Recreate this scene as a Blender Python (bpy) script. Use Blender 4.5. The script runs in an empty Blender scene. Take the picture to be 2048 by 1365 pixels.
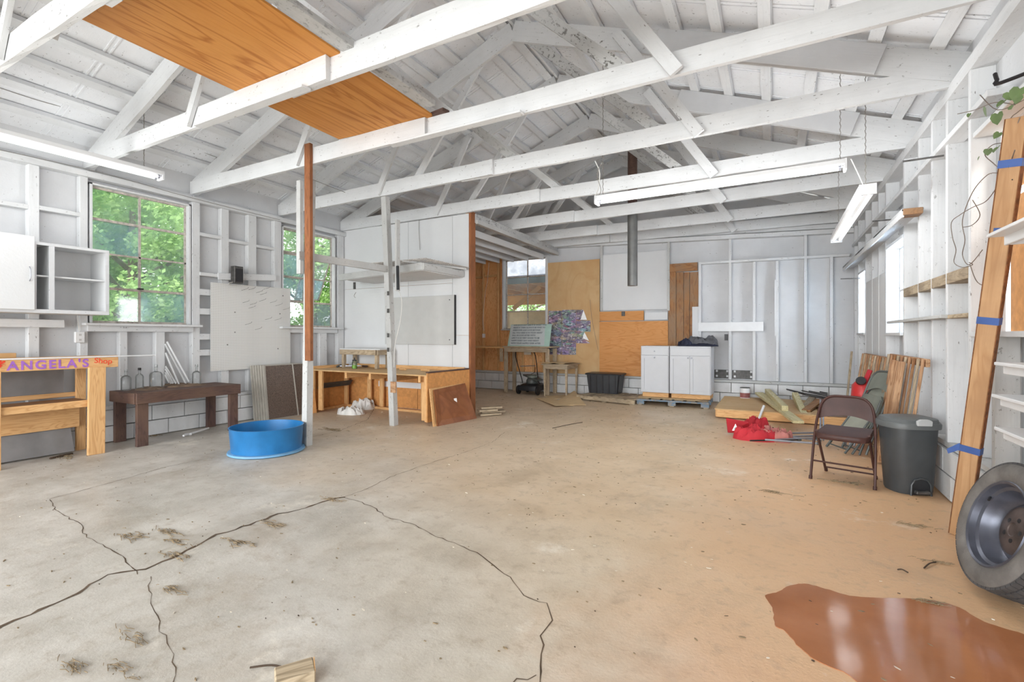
import bpy, bmesh, math, random
from mathutils import Vector, Matrix, noise
random.seed(11)
D = bpy.data
SC = bpy.context.scene
COL = SC.collection
# ---------------------------------------------------------------- camera, sky, light, exposure
FPX, TH, HC, YH = 972.0, math.radians(28.2), 1.33, 672.0
S_, C_ = math.sin(TH), math.cos(TH)
cam = D.cameras.new('camera'); cam.sensor_width = 36; cam.lens = FPX/2048*36
cam.shift_y = -(682.5-YH)/2048; cam.clip_start = .05; cam.clip_end = 300
co = D.objects.new('camera', cam); COL.objects.link(co)
co.location = (0, 0, HC); co.rotation_euler = (math.pi/2, 0, TH); SC.camera = co
w = D.worlds.new('sky'); SC.world = w; w.use_nodes = True
bgn = w.node_tree.nodes['Background']; bgn.inputs[0].default_value = (.93, .97, 1, 1); bgn.inputs[1].default_value = 1.5
def area(name, loc, rot, sx, sy, power, col=(1, 1, 1)):
    l = D.lights.new(name, 'AREA'); l.shape = 'RECTANGLE'; l.size = sx; l.size_y = sy; l.energy = power; l.color = col
    o = D.objects.new(name, l); COL.objects.link(o); o.location = loc; o.rotation_euler = rot; return o
# daylight entering through the open garage doors behind the camera
area('doorway_daylight', (-3, -8.0, 2.6), (math.radians(92), 0, 0), 16, 6.5, 1700, (.95, .98, 1))
# daylight through the windows
area('window_daylight_right', (1.75, 7.15, 1.9), (0, math.radians(90), 0), 1.0, .8, 55)
area('window_daylight_right', (1.75, 9.6, 1.9), (0, math.radians(90), 0), 1.0, .6, 45)
sun = D.lights.new('sun', 'SUN'); sun.energy = 4.5; sun.angle = math.radians(20); sun.color = (1, .97, .9)
so = D.objects.new('sun', sun); COL.objects.link(so); so.rotation_euler = (math.radians(25), math.radians(30), 0)
vs = SC.view_settings; vs.view_transform = 'Standard'; vs.look = 'None'; vs.gamma = 1; vs.exposure = .74
vs.use_curve_mapping = False
try: SC.cycles.max_bounces = 10; SC.cycles.diffuse_bounces = 6; SC.cycles.transparent_max_bounces = 16
except Exception: pass

# ---------------------------------------------------------------- measuring helpers (photo pixel -> point on a real plane)
def ray(px, py):
    u = (px-1024)/FPX; v = (YH-py)/FPX
    return Vector((C_*u-S_, S_*u+C_, v))
def AX(px, py, X): r = ray(px, py); d = X/r.x; return Vector((X, r.y*d, HC+r.z*d))
def AY(px, py, Y): r = ray(px, py); d = Y/r.y; return Vector((r.x*d, Y, HC+r.z*d))
def AZ(px, py, Z): r = ray(px, py); d = (Z-HC)/r.z; return Vector((r.x*d, r.y*d, Z))

# ---------------------------------------------------------------- materials
def s2l(c): return tuple(((x/255)/12.92 if x/255 <= .04045 else ((x/255+.055)/1.055)**2.4) for x in c)
class NT:
    def __init__(s, name):
        s.m = D.materials.new(name); s.m.use_nodes = True; s.t = s.m.node_tree; s.n = s.t.nodes
        s.b = s.n['Principled BSDF']; s.out = s.n['Material Output']
    def add(s, t, **k):
        n = s.n.new(t)
        for a, b in k.items():
            if isinstance(a, str) and hasattr(n, a): setattr(n, a, b)
        return n
    def L(s, a, b): s.t.links.new(a, b)
    def coord(s, scale=(1, 1, 1), rnd=True, kind='Object'):
        tc = s.add('ShaderNodeTexCoord'); mp = s.add('ShaderNodeMapping'); mp.inputs['Scale'].default_value = scale
        if rnd:
            oi = s.add('ShaderNodeObjectInfo'); v = s.add('ShaderNodeVectorMath', operation='SCALE')
            cb = s.add('ShaderNodeCombineXYZ'); cb.inputs[0].default_value = 1; cb.inputs[1].default_value = 1; cb.inputs[2].default_value = 1
            s.L(cb.outputs[0], v.inputs[0])
            mu = s.add('ShaderNodeMath', operation='MULTIPLY'); mu.inputs[1].default_value = 37
            s.L(oi.outputs['Random'], mu.inputs[0]); s.L(mu.outputs[0], v.inputs['Scale'])
            ad = s.add('ShaderNodeVectorMath', operation='ADD'); s.L(tc.outputs[kind], ad.inputs[0]); s.L(v.outputs[0], ad.inputs[1])
            s.L(ad.outputs[0], mp.inputs[0])
        else: s.L(tc.outputs[kind], mp.inputs[0])
        return mp.outputs[0]
    def noise(s, vec, scale, detail=4, rough=.55, dist=0):
        n = s.add('ShaderNodeTexNoise'); n.inputs['Scale'].default_value = scale; n.inputs['Detail'].default_value = detail
        n.inputs['Roughness'].default_value = rough; n.inputs['Distortion'].default_value = dist
        s.L(vec, n.inputs['Vector']); return n.outputs[0]
    def ramp(s, fac, stops):
        r = s.add('ShaderNodeValToRGB'); e = r.color_ramp.elements
        while len(e) > 1: e.remove(e[0])
        e[0].position = stops[0][0]; c = stops[0][1]; e[0].color = (*c, 1) if not isinstance(c, (int, float)) else (c, c, c, 1)
        for p, c in stops[1:]:
            x = e.new(p); x.color = (*c, 1) if not isinstance(c, (int, float)) else (c, c, c, 1)
        s.L(fac, r.inputs[0]); return r.outputs[0]
    def mix(s, fac, a, b):
        m = s.add('ShaderNodeMix', data_type='RGBA')
        for i, v in ((0, fac), (6, a), (7, b)):
            if isinstance(v, (int, float)): m.inputs[i].default_value = v
            elif isinstance(v, tuple): m.inputs[i].default_value = (*v, 1)
            else: s.L(v, m.inputs[i])
        return m.outputs[2]
    def math(s, op, a, b=None):
        m = s.add('ShaderNodeMath', operation=op)
        for i, v in ((0, a), (1, b)):
            if v is None: continue
            if isinstance(v, (int, float)): m.inputs[i].default_value = v
            else: s.L(v, m.inputs[i])
        return m.outputs[0]
    def bump(s, h, st=.3, dist=.01):
        b = s.add('ShaderNodeBump'); b.inputs['Strength'].default_value = st; b.inputs['Distance'].default_value = dist
        s.L(h, b.inputs['Height']); s.L(b.outputs[0], s.b.inputs['Normal'])
    def color(s, c):
        if isinstance(c, tuple): s.b.inputs['Base Color'].default_value = (*c, 1)
        else: s.L(c, s.b.inputs['Base Color'])
    def rough(s, v, metal=0, spec=.4):
        s.b.inputs['Roughness'].default_value = v; s.b.inputs['Metallic'].default_value = metal
        s.b.inputs['Specular IOR Level'].default_value = spec

def plain(name, rgb, rough=.6, metal=0, var=.12, sc=6, bump=0, spec=.4):
    n = NT(name); v = n.coord(); f = n.noise(v, sc, 5)
    c = s2l(rgb); d = tuple(x*(1-var*1.6) for x in c); l = tuple(min(1, x*(1+var)) for x in c)
    n.color(n.ramp(f, [(.3, d), (.7, l)])); n.rough(rough, metal, spec)
    if bump: n.bump(n.noise(n.coord(), sc*8, 4), bump, .01)
    return n.m
def paint(name, rgb, speck=.70, dirt=.12, under=(105, 102, 97), st=(1, 1, 1), streak=.05, rough=.62, dots=True):
    """old white paint: blotches, wood grain streaks, chips down to the grey wood"""
    n = NT(name); v = n.coord(st)
    c = s2l(rgb); d = tuple(x*(1-dirt*2) for x in c)
    base = n.mix(n.ramp(n.noise(v, 1.7, 5, .6), [(.35, 0.), (.75, 1.)]), c, d)
    g = n.noise(n.coord((1.2*st[0], 22, 22)), 2.2, 4, .6, .3)
    base = n.mix(n.math('MULTIPLY', n.ramp(g, [(.5, 0.), (.72, 1.)]), streak*3), base, tuple(x*.72 for x in c))
    ch = n.noise(n.coord((1, 1.6, 1.6)), 19, 6, .72)
    big = n.noise(n.coord(), .9, 3, .6)
    f = n.math('MULTIPLY', n.ramp(ch, [(speck-.035, 0.), (speck, 1.)]), n.ramp(big, [(.40, .25), (.66, 1.)]))
    base = n.mix(f, base, s2l(under))
    if dots:
        vo = n.add('ShaderNodeTexVoronoi'); vo.inputs['Scale'].default_value = 7; vo.inputs['Randomness'].default_value = 1
        n.L(n.coord((.7, 2.2, 2.2)), vo.inputs['Vector'])
        base = n.mix(n.ramp(vo.outputs['Distance'], [(.035, .8), (.07, 0.)]), base, s2l((92, 86, 80)))
    n.color(base); n.rough(rough, 0, .3)
    n.bump(n.math('ADD', g, n.noise(v, 35, 5, .6)), .22, .006)
    return n.m
def wood(name, c1, c2, c3=None, ring=3.0, rough=.62, stretch=14, knots=True):
    n = NT(name); v = n.coord((1, stretch*.55, stretch*.55))
    a = n.noise(v, 1.1, 3, .5, 1.1)
    rings = n.math('FRACT', n.math('MULTIPLY', a, ring*3.2))
    r = n.ramp(rings, [(0., s2l(c2)), (.28, s2l(c1)), (.75, s2l(c1)), (1., s2l(c2))])
    f = n.noise(n.coord((1.5, 70, 70)), 2, 4, .65)
    r = n.mix(n.ramp(f, [(.42, 0.), (.7, .45)]), r, s2l(c2))
    if c3: r = n.mix(n.ramp(n.noise(n.coord(), 1.6, 5, .65), [(.42, 0.), (.68, .85)]), r, s2l(c3))
    n.color(r); n.rough(rough, 0, .3); n.bump(f, .15, .004)
    return n.m
def sheet(name, c1, c2, scale=(1, 6, 1), ring=4, rough=.6, blot=None, dist=1.2):
    """rotary cut plywood face: cathedral figure along local x"""
    n = NT(name); v = n.coord(scale)
    a = n.noise(v, .9, 3, .45, dist)
    rings = n.math('FRACT', n.math('MULTIPLY', a, ring*4))
    r = n.ramp(rings, [(0., s2l(c2)), (.22, s2l(c1)), (.8, s2l(c1)), (1., s2l(c2))])
    f = n.noise(n.coord(tuple(x*9 for x in scale)), 2, 4, .65)
    r = n.mix(n.ramp(f, [(.45, 0.), (.72, .35)]), r, s2l(c2))
    if blot: r = n.mix(n.ramp(n.noise(n.coord(), 1.1, 4, .6), [(.4, 0.), (.68, .8)]), r, s2l(blot))
    n.color(r); n.rough(rough, 0, .3); return n.m

M = {}
M['wall'] = paint('white_wall_paint', (203, 204, 206), .735, .07, streak=.02)
M['panel'] = paint('white_panel_paint', (212, 213, 214), .78, .03, streak=.0, dots=False)
M['timber'] = paint('white_timber_paint', (211, 212, 213), .655, .07, streak=.09)
M['timber_old'] = paint('flaking_timber_paint', (192, 192, 190), .64, .12, (104, 98, 90), streak=.12)
M['speckled'] = paint('speckled_grey_paint', (190, 190, 189), .585, .14, (98, 96, 92), streak=.10)
M['roof'] = paint('brightened_roof_paint', (230, 232, 235), .65, .07, (85, 83, 80), streak=.0)  # same white as the walls, lightened to make up for dim roof light
M['purlin'] = paint('brightened_purlin_paint', (222, 224, 226), .66, .09, (100, 98, 95), streak=.09)  # purlin white lifted likewise, standing in for light on the roof underside
M['block'] = paint('white_block_paint', (212, 213, 213), .68, .10, (105, 102, 98), streak=.0)
M['mortar'] = plain('mortar', (120, 117, 112), .9)
M['pine'] = wood('raw_pine', (218, 174, 122), (198, 150, 98))
M['pine_grey'] = wood('weathered_pine', (186, 168, 142), (150, 132, 108), (140, 128, 112))
M['pine_green'] = wood('treated_pine', (205, 194, 152), (178, 164, 120))
M['redply'] = sheet('fir_plywood', (244, 196, 140), (206, 136, 80), (7, 7, 1.1), 3.2, blot=(226, 166, 108))
M['ceilply'] = sheet('orange_plywood', (204, 142, 72), (168, 104, 42), (3.2, .28, 1), 2.6, blot=(198, 132, 62), dist=.9)
M['tanply'] = sheet('tan_plywood', (204, 172, 128), (194, 160, 114), (1.5, 1.5, .6), 1.5, blot=(190, 148, 98))
M['orangeply'] = sheet('orange_board', (206, 146, 88), (188, 124, 66), (.6, 4, 4), 3, blot=(196, 136, 76))
M['osb'] = plain('strand_board', (198, 140, 82), .7, var=.13, sc=18)
M['brownpanel'] = wood('brown_wall_panelling', (158, 112, 70), (128, 84, 48), (140, 118, 96), stretch=6)
M['hardboard'] = wood('brown_hardboard', (140, 88, 54), (122, 72, 42), stretch=3, rough=.35, ring=1.2)
M['fresh'] = wood('fresh_brown_timber', (152, 96, 60), (124, 76, 46), (110, 70, 46))
M['postwood'] = wood('leaning_timber', (186, 148, 108), (166, 126, 88), (160, 124, 90), ring=1.2)
M['bark'] = plain('bark_edge', (128, 82, 50), .85, var=.3, sc=30, bump=.5)
M['darkwood'] = wood('dark_stained_wood', (92, 70, 64), (66, 50, 48), (108, 84, 68))
M['slat'] = wood('reddish_slat_wood', (196, 158, 122), (150, 108, 76), (130, 92, 66))
M['pallet'] = wood('pallet_wood', (182, 164, 138), (140, 124, 100), (118, 104, 88))
M['blue_paint'] = paint('worn_blue_paint', (112, 142, 168), .50, .2, (160, 144, 122))
M['white_lac'] = plain('white_cabinet', (190, 191, 194), .35, var=.02)
M['white_soft'] = plain('white_enamel', (218, 219, 220), .4, var=.03)
M['board_grey'] = plain('grey_board', (186, 186, 184), .5, var=.03)
M['tub'] = plain('blue_plastic', (38, 112, 168), .38, var=.12, sc=5)
M['tub_rim'] = plain('pale_blue_plastic', (112, 160, 196), .5, var=.15)
M['bin'] = plain('grey_bin_plastic', (64, 67, 69), .36, var=.12, sc=5)
M['bin_lid'] = plain('grey_lid_plastic', (92, 95, 95), .45, var=.1)
M['bin_tab'] = plain('light_tab', (176, 178, 178), .4, var=.04)
M['black'] = plain('black_plastic', (40, 41, 44), .4, var=.2)
M['blackm'] = plain('black_metal', (44, 42, 44), .4, .3, var=.2)
M['brownm'] = plain('brown_enamel', (72, 47, 42), .45, .0, var=.18, spec=.25)
M['greym'] = plain('grey_green_enamel', (116, 120, 112), .5, .1, var=.12)
M['greyf'] = plain('grey_seat', (146, 148, 136), .65, var=.08)
M['greyf2'] = plain('dark_grey_tube', (90, 94, 92), .45, .3, var=.1)
M['alu'] = plain('galvanised_tube', (150, 152, 160), .35, .6, var=.1)
M['duct'] = plain('grey_pipe', (110, 110, 108), .45, .35, var=.12)
M['rubber'] = plain('tyre_rubber', (104, 100, 96), .8, var=.22, sc=8, bump=.3)
M['tread'] = plain('tyre_tread', (74, 72, 72), .85, var=.2, sc=12)
M['rim'] = plain('steel_rim', (92, 94, 104), .34, .55, var=.25, sc=5)
M['rust'] = plain('rusty_steel', (92, 80, 76), .5, .4, var=.35, sc=9)
M['red'] = plain('red_fabric', (176, 38, 48), .75, var=.12)
M['redgrey'] = plain('dusty_red_fabric', (176, 112, 104), .8, var=.15)
M['redplastic'] = plain('red_plastic', (190, 50, 50), .4, var=.1)
M['navy'] = plain('navy_fabric', (38, 42, 62), .8, var=.3, sc=8)
M['greyfab'] = plain('grey_fabric', (92, 92, 96), .85, var=.2, sc=8)
M['card'] = plain('cardboard', (204, 178, 138), .85, var=.06)
M['tape'] = plain('blue_tape', (58, 88, 150), .5, var=.15)
M['white'] = plain('white_print', (236, 236, 236), .5, var=.02)
M['purple'] = plain('purple_lettering', (158, 104, 190), .6, var=.12, sc=25)
M['redink'] = plain('red_lettering', (222, 66, 42), .6, var=.1)
M['mint'] = plain('mint_board', (178, 208, 196), .6, var=.05)
M['signgrey'] = plain('pale_sign_face', (200, 206, 206), .6, var=.03)
M['ink'] = plain('grey_ink', (122, 130, 136), .6, var=.02)
M['sheetdark'] = plain('dark_laminate', (104, 90, 82), .55, var=.3, sc=60)
M['sheetedge'] = plain('grey_sheet_edge', (172, 167, 158), .7, var=.1)
M['plasticfilm'] = plain('grey_plastic_film', (132, 130, 130), .28, var=.14, sc=3)
M['bag'] = plain('white_bag', (214, 212, 208), .4, var=.06)
M['litter'] = plain('dry_litter', (136, 118, 92), .9, var=.3, sc=30)
M['twig'] = plain('dark_twig', (70, 56, 44), .9, var=.2)
M['litterpale'] = plain('pale_chips', (206, 196, 180), .9, var=.1)
M['crack'] = plain('floor_crack', (92, 76, 60), .95, var=.25)
M['steelwin'] = plain('window_steel', (190, 181, 172), .55, .1, var=.25, sc=20)
M['wire'] = plain('thin_wire', (128, 124, 118), .6, var=.1)
M['cable'] = plain('white_cable', (206, 204, 200), .5, var=.05)
M['vine'] = plain('vine_stem', (122, 110, 100), .8, var=.2)
M['leaf'] = plain('vine_leaf', (96, 116, 72), .6, var=.2)
M['paper'] = plain('brown_papers', (120, 100, 82), .8, var=.3, sc=12)
M['metalbox'] = plain('dark_metal_box', (84, 82, 80), .5, .3, var=.3, sc=20)
M['pegdark'] = plain('peg_hook_wire', (120, 118, 114), .5, .3)
M['can'] = plain('paint_can_label', (150, 92, 90), .5, var=.25, sc=9)
M['tan_out'] = plain('tan_siding', (206, 190, 164), .8, var=.06)
M['trunk'] = plain('tree_trunk', (104, 90, 76), .9, var=.2)
M['dark_out'] = plain('dark_fascia', (70, 68, 62), .8, var=.2)
def ao_grass():
    n = NT('outside_ground'); f = n.noise(n.coord(rnd=False), 3, 6)
    n.color(n.ramp(f, [(.35, s2l((196, 196, 192))), (.65, s2l((216, 215, 210)))])); n.rough(.9); return n.m
M['ground'] = ao_grass()
def leafmat(name, a, b):
    n = NT(name); f = n.noise(n.coord(rnd=False), 2.2, 4, .6)
    c = n.ramp(f, [(.35, s2l(a)), (.65, s2l(b))]); n.color(c); n.rough(.6)
    tr = n.add('ShaderNodeBsdfTranslucent'); n.L(c, tr.inputs[0]); mx = n.add('ShaderNodeMixShader'); mx.inputs[0].default_value = .45
    n.L(n.b.outputs[0], mx.inputs[1]); n.L(tr.outputs[0], mx.inputs[2]); n.L(mx.outputs[0], n.out.inputs[0]); return n.m
M['foliage'] = leafmat('tree_leaves', (120, 166, 92), (186, 216, 144))
M['foliage2'] = leafmat('dark_tree_leaves', (98, 142, 84), (156, 190, 122))
def glassmat(name, haze, tint=(1, 1, 1), hz=(215, 225, 235)):
    n = NT(name); n.n.remove(n.b)
    tr = n.add('ShaderNodeBsdfTransparent'); tr.inputs[0].default_value = (*tint, 1)
    gl = n.add('ShaderNodeBsdfGlossy'); gl.inputs['Roughness'].default_value = .05
    fr = n.add('ShaderNodeFresnel'); fr.inputs[0].default_value = 1.45
    m1 = n.add('ShaderNodeMixShader'); n.L(fr.outputs[0], m1.inputs[0]); n.L(tr.outputs[0], m1.inputs[1]); n.L(gl.outputs[0], m1.inputs[2])
    ts = n.add('ShaderNodeBsdfTranslucent'); ts.inputs[0].default_value = (*s2l(hz), 1)
    f = n.noise(n.coord(), 2.2, 5, .65)
    hf = n.math('MULTIPLY', n.ramp(f, [(.3, .3), (.7, 1.)]), haze)
    m2 = n.add('ShaderNodeMixShader'); n.L(hf, m2.inputs[0]); n.L(m1.outputs[0], m2.inputs[1]); n.L(ts.outputs[0], m2.inputs[2])
    n.L(m2.outputs[0], n.out.inputs[0]); return n.m
M['glass'] = glassmat('clear_pane', .20, hz=(205, 222, 226))
M['glass_haze'] = glassmat('hazy_pane', .55, hz=(170, 192, 212))
M['glass_frost'] = glassmat('frosted_pane', .62, hz=(165, 175, 190))
M['bottle'] = glassmat('bottle_glass', .30, (.98, .99, .99), hz=(228, 232, 232))
M['jar'] = glassmat('jar_glass', .15, (.85, .95, .9))
M['liquid'] = plain('green_liquid', (150, 182, 84), .2, var=.05)
def floormat():
    n = NT('old_concrete'); tc = n.add('ShaderNodeTexCoord'); P = tc.outputs['Object']
    sx = n.add('ShaderNodeSeparateXYZ'); n.L(P, sx.inputs[0]); X, Y = sx.outputs[0], sx.outputs[1]
    n1 = n.noise(P, .55, 5, .55); n2 = n.noise(P, 2.3, 6, .62); n3 = n.noise(P, 11, 6, .7); n4 = n.noise(P, 60, 4, .7)
    base = n.ramp(n2, [(.3, s2l((166, 151, 130))), (.5, s2l((192, 179, 158))), (.7, s2l((208, 197, 179)))])
    # cooler, greyer concrete on the left and in the foreground
    cool = n.math('ADD', n.math('MULTIPLY', X, -.22), n.math('ADD', n.math('MULTIPLY', Y, -.10), n.math('MULTIPLY', n1, 1.3)))
    base = n.mix(n.ramp(cool, [(.35, 0.), (1.0, 1.)]), base, n.ramp(n2, [(.3, s2l((166, 160, 150))), (.7, s2l((200, 195, 187)))]))
    # red clay washed in along the right wall and the far end
    t = n.math('ADD', X, n.math('ADD', n.math('MULTIPLY', n1, 2.2), n.math('MULTIPLY', n3, .35)))
    t2 = n.math('SUBTRACT', t, n.math('MULTIPLY', n.math('ABSOLUTE', n.math('SUBTRACT', Y, 3.5)), .0))
    clay = n.ramp(n.math('MULTIPLY', n.math('ADD', t2, 1.1), .3), [(.42, 0.), (.62, .62), (.86, 1.)])
    base = n.mix(clay, base, n.ramp(n3, [(.3, s2l((188, 130, 86))), (.7, s2l((208, 154, 110)))]))
    far = n.math('ADD', n.math('MULTIPLY', Y, .22), n.math('ADD', n.math('MULTIPLY', X, .10), n.math('MULTIPLY', n1, .8)))
    base = n.mix(n.ramp(far, [(1.9/2.8, 0.), (1., .6)]), base, s2l((208, 180, 144)))
    # grime and pale scuffs
    base = n.mix(n.ramp(n3, [(.52, 0.), (.72, .5)]), base, s2l((140, 124, 104)))
    base = n.mix(n.ramp(n4, [(.62, 0.), (.74, .4)]), base, s2l((124, 108, 90)))
    st = n.noise(P, .8, 8, .72, .6); base = n.mix(n.ramp(st, [(.54, 0.), (.64, .34)]), base, s2l((146, 128, 106)))
    sc = n.noise(P, 1.3, 7, .7); base = n.mix(n.ramp(sc, [(.60, 0.), (.68, .55)]), base, s2l((226, 219, 206)))
    n.color(base)
    r = n.ramp(n1, [(.35, .32), (.62, .6)]); n.L(r, n.b.inputs['Roughness']); n.b.inputs['Specular IOR Level'].default_value = .35
    n.bump(n.math('ADD', n3, n.math('MULTIPLY', n4, .6)), .25, .008); return n.m
M['floor'] = floormat()
def puddlemat():
    n = NT('muddy_water'); f = n.noise(n.coord(rnd=False), 3, 5)
    n.color(n.ramp(f, [(.3, s2l((150, 96, 62))), (.7, s2l((172, 114, 78)))])); n.rough(.09, 0, .4)
    n.bump(n.noise(n.coord(rnd=False), 9, 2), .04, .004); return n.m
M['puddle'] = puddlemat()
def pegmat():
    n = NT('pegboard'); v = n.coord((1, 1, 1), False)
    sx = n.add('ShaderNodeSeparateXYZ'); n.L(v, sx.inputs[0])
    def cell(o):
        return n.math('ABSOLUTE', n.math('SUBTRACT', n.math('FRACT', n.math('MULTIPLY', o, 1/.0254)), .5))
    a, b = cell(sx.outputs[1]), cell(sx.outputs[2])
    dd = n.math('SQRT', n.math('ADD', n.math('MULTIPLY', a, a), n.math('MULTIPLY', b, b)))
    f = n.ramp(dd, [(.13, 1.), (.2, 0.)])
    n.color(n.mix(f, s2l((214, 213, 210)), s2l((120, 118, 114)))); n.rough(.6); n.bump(f, -.3, .004); return n.m
M['peg'] = pegmat()
def postermat():
    n = NT('car_collage_print'); v = n.coord((1, 1, 2.2), False)
    vo = n.add('ShaderNodeTexVoronoi'); vo.inputs['Scale'].default_value = 6.5; n.L(v, vo.inputs['Vector'])
    hs = n.add('ShaderNodeHueSaturation'); hs.inputs['Saturation'].default_value = .55; hs.inputs['Value'].default_value = .6
    n.L(vo.outputs['Color'], hs.inputs['Color'])
    f = n.noise(v, 10, 5, .75, .5)
    c = n.mix(n.ramp(f, [(.40, 0.), (.5, .6), (.60, .9)]), hs.outputs[0], s2l((112, 104, 132)))
    c = n.mix(n.ramp(n.noise(v, 15, 4, .7), [(.57, 0.), (.62, .9)]), c, s2l((222, 218, 226)))
    c = n.mix(n.ramp(n.noise(v, 13, 4, .7), [(.38, .9), (.43, 0.)]), c, s2l((50, 46, 58)))
    n.color(c); n.rough(.4); return n.m
M['poster'] = postermat()

# ---------------------------------------------------------------- mesh + scene helpers
MW = {}
def link(o, parent=None, mw=None):
    COL.objects.link(o)
    if mw is not None: o.matrix_basis = mw
    MW[o.name] = mw if mw is not None else Matrix.Identity(4)
    if parent is not None:
        o.parent = parent; o.matrix_parent_inverse = MW[parent.name].inverted()
    return o
def tag(o, label=None, cat=None, group=None, kind=None):
    if label: o['label'] = label
    if cat: o['category'] = cat
    if group: o['group'] = group
    if kind: o['kind'] = kind
    return o
def thing(name, label, cat, loc=(0, 0, 0), group=None, kind=None):
    o = D.objects.new(name, None); o.empty_display_size = .1
    link(o, None, Matrix.Translation(Vector(loc))); return tag(o, label, cat, group, kind)
class MB:
    def __init__(s): s.v = []; s.f = []
    def add(s, vs, fs, mx=None):
        k = len(s.v)
        s.v += [tuple(mx @ Vector(p)) if mx else tuple(p) for p in vs]; s.f += [tuple(i+k for i in f) for f in fs]; return s
    def box(s, x0, x1, y0, y1, z0, z1, mx=None):
        x0, x1 = sorted((x0, x1)); y0, y1 = sorted((y0, y1)); z0, z1 = sorted((z0, z1))
        v = [(x0, y0, z0), (x1, y0, z0), (x1, y1, z0), (x0, y1, z0), (x0, y0, z1), (x1, y0, z1), (x1, y1, z1), (x0, y1, z1)]
        return s.add(v, [(0, 3, 2, 1), (4, 5, 6, 7), (0, 1, 5, 4), (1, 2, 6, 5), (2, 3, 7, 6), (3, 0, 4, 7)], mx)
    def bar(s, A, B, w, h, up=(0, 0, 1)):
        mx, L = frame(A, B, up); return s.box(0, L, -w/2, w/2, -h/2, h/2, mx)
    def prism(s, pts, axis, a, b, mx=None):
        n = len(pts)
        def P(p, t): return {'x': (t, p[0], p[1]), 'y': (p[0], t, p[1]), 'z': (p[0], p[1], t)}[axis]
        v = [P(p, a) for p in pts]+[P(p, b) for p in pts]
        return s.add(v, [tuple(range(n)), tuple(range(2*n-1, n-1, -1))]+[(i, (i+1) % n, n+(i+1) % n, n+i) for i in range(n)], mx)
    def tube(s, pts, r, n=8, cap=True):
        pts = [Vector(p) for p in pts]; m = len(pts); rr = r if isinstance(r, (list, tuple)) else [r]*m
        t0 = (pts[1]-pts[0]).normalized(); u = t0.orthogonal().normalized(); vs = []
        for i, p in enumerate(pts):
            t = (pts[min(i+1, m-1)]-pts[max(i-1, 0)]).normalized()
            u = (u-t*u.dot(t)); u = u.normalized() if u.length > 1e-6 else t.orthogonal().normalized(); w2 = t.cross(u)
            for k in range(n):
                a = 2*math.pi*k/n; vs.append(p+(u*math.cos(a)+w2*math.sin(a))*rr[i])
        fs = [(i*n+k, i*n+(k+1) % n, (i+1)*n+(k+1) % n, (i+1)*n+k) for i in range(m-1) for k in range(n)]
        if cap: fs += [tuple(range(n-1, -1, -1)), tuple((m-1)*n+k for k in range(n))]
        return s.add(vs, fs)
    def lathe(s, prof, n=32, mx=None, sx=1, sy=1, closed=False, cap=True):
        m = len(prof); vs = [(r*math.cos(2*math.pi*k/n)*sx, r*math.sin(2*math.pi*k/n)*sy, z) for r, z in prof for k in range(n)]
        rng = range(m) if closed else range(m-1)
        fs = [(i*n+k, i*n+(k+1) % n, ((i+1) % m)*n+(k+1) % n, ((i+1) % m)*n+k) for i in rng for k in range(n)]
        if not closed and cap:
            if prof[0][0] > 1e-5: fs.append(tuple(range(n-1, -1, -1)))
            if prof[-1][0] > 1e-5: fs.append(tuple((m-1)*n+k for k in range(n)))
        return s.add(vs, fs, mx)
    def loft(s, rings, cap=True):
        n = len(rings[0]); vs = [p for r in rings for p in r]; m = len(rings)
        fs = [(i*n+k, i*n+(k+1) % n, (i+1)*n+(k+1) % n, (i+1)*n+k) for i in range(m-1) for k in range(n)]
        if cap: fs += [tuple(range(n-1, -1, -1)), tuple((m-1)*n+k for k in range(n))]
        return s.add(vs, fs)
    def build(s, name, mat, parent=None, smooth=False, bevel=0, mw=None, seg=1):
        me = D.meshes.new(name); me.from_pydata([tuple(p) for p in s.v], [], s.f)
        bm = bmesh.new(); bm.from_mesh(me); bmesh.ops.recalc_face_normals(bm, faces=bm.faces)
        if bevel: bmesh.ops.bevel(bm, geom=list(bm.edges), offset=bevel, segments=seg, affect='EDGES', clamp_overlap=True)
        bm.to_mesh(me); bm.free()
        if smooth:
            for p in me.polygons: p.use_smooth = True
            try: me.set_sharp_from_angle(angle=math.radians(40))
            except Exception: pass
        me.materials.append(M[mat]); o = D.objects.new(name, me); return link(o, parent, mw)
def frame(A, B, up=(0, 0, 1)):
    A, B = Vector(A), Vector(B); x = (B-A); L = x.length; x.normalize(); up = Vector(up)
    y = up.cross(x)
    if y.length < 1e-4: y = Vector((0, 1, 0)).cross(x)
    y.normalize(); z = x.cross(y)
    mx = Matrix(((x.x, y.x, z.x, A.x), (x.y, y.y, z.y, A.y), (x.z, y.z, z.z, A.z), (0, 0, 0, 1))); return mx, L
def beam(name, A, B, w, h, mat, parent=None, up=(0, 0, 1), bev=.003, jit=0, off=(0, 0)):
    """a board: axis A->B, w across, h along up; own local x runs along the grain. off shifts in w,h"""
    mx, L = frame(A, B, up); mb = MB()
    if jit:
        n = max(2, int(L/.35)); rings = []
        for i in range(n+1):
            t = L*i/n; j = lambda: random.uniform(-jit, jit)
            rings.append([(t, sy*w/2+j()+off[0], sz*h/2+j()+off[1]) for sy, sz in ((-1, -1), (1, -1), (1, 1), (-1, 1))])
        mb.loft(rings)
    else: mb.box(0, L, -w/2+off[0], w/2+off[0], -h/2+off[1], h/2+off[1])
    return mb.build(name, mat, parent, bevel=0 if jit else bev, mw=mx)
def copy_tree(o, parent=None):
    c = o.copy(); COL.objects.link(c)
    if parent is not None: c.parent = parent
    for ch in list(o.children): copy_tree(ch, c)
    return c
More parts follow.
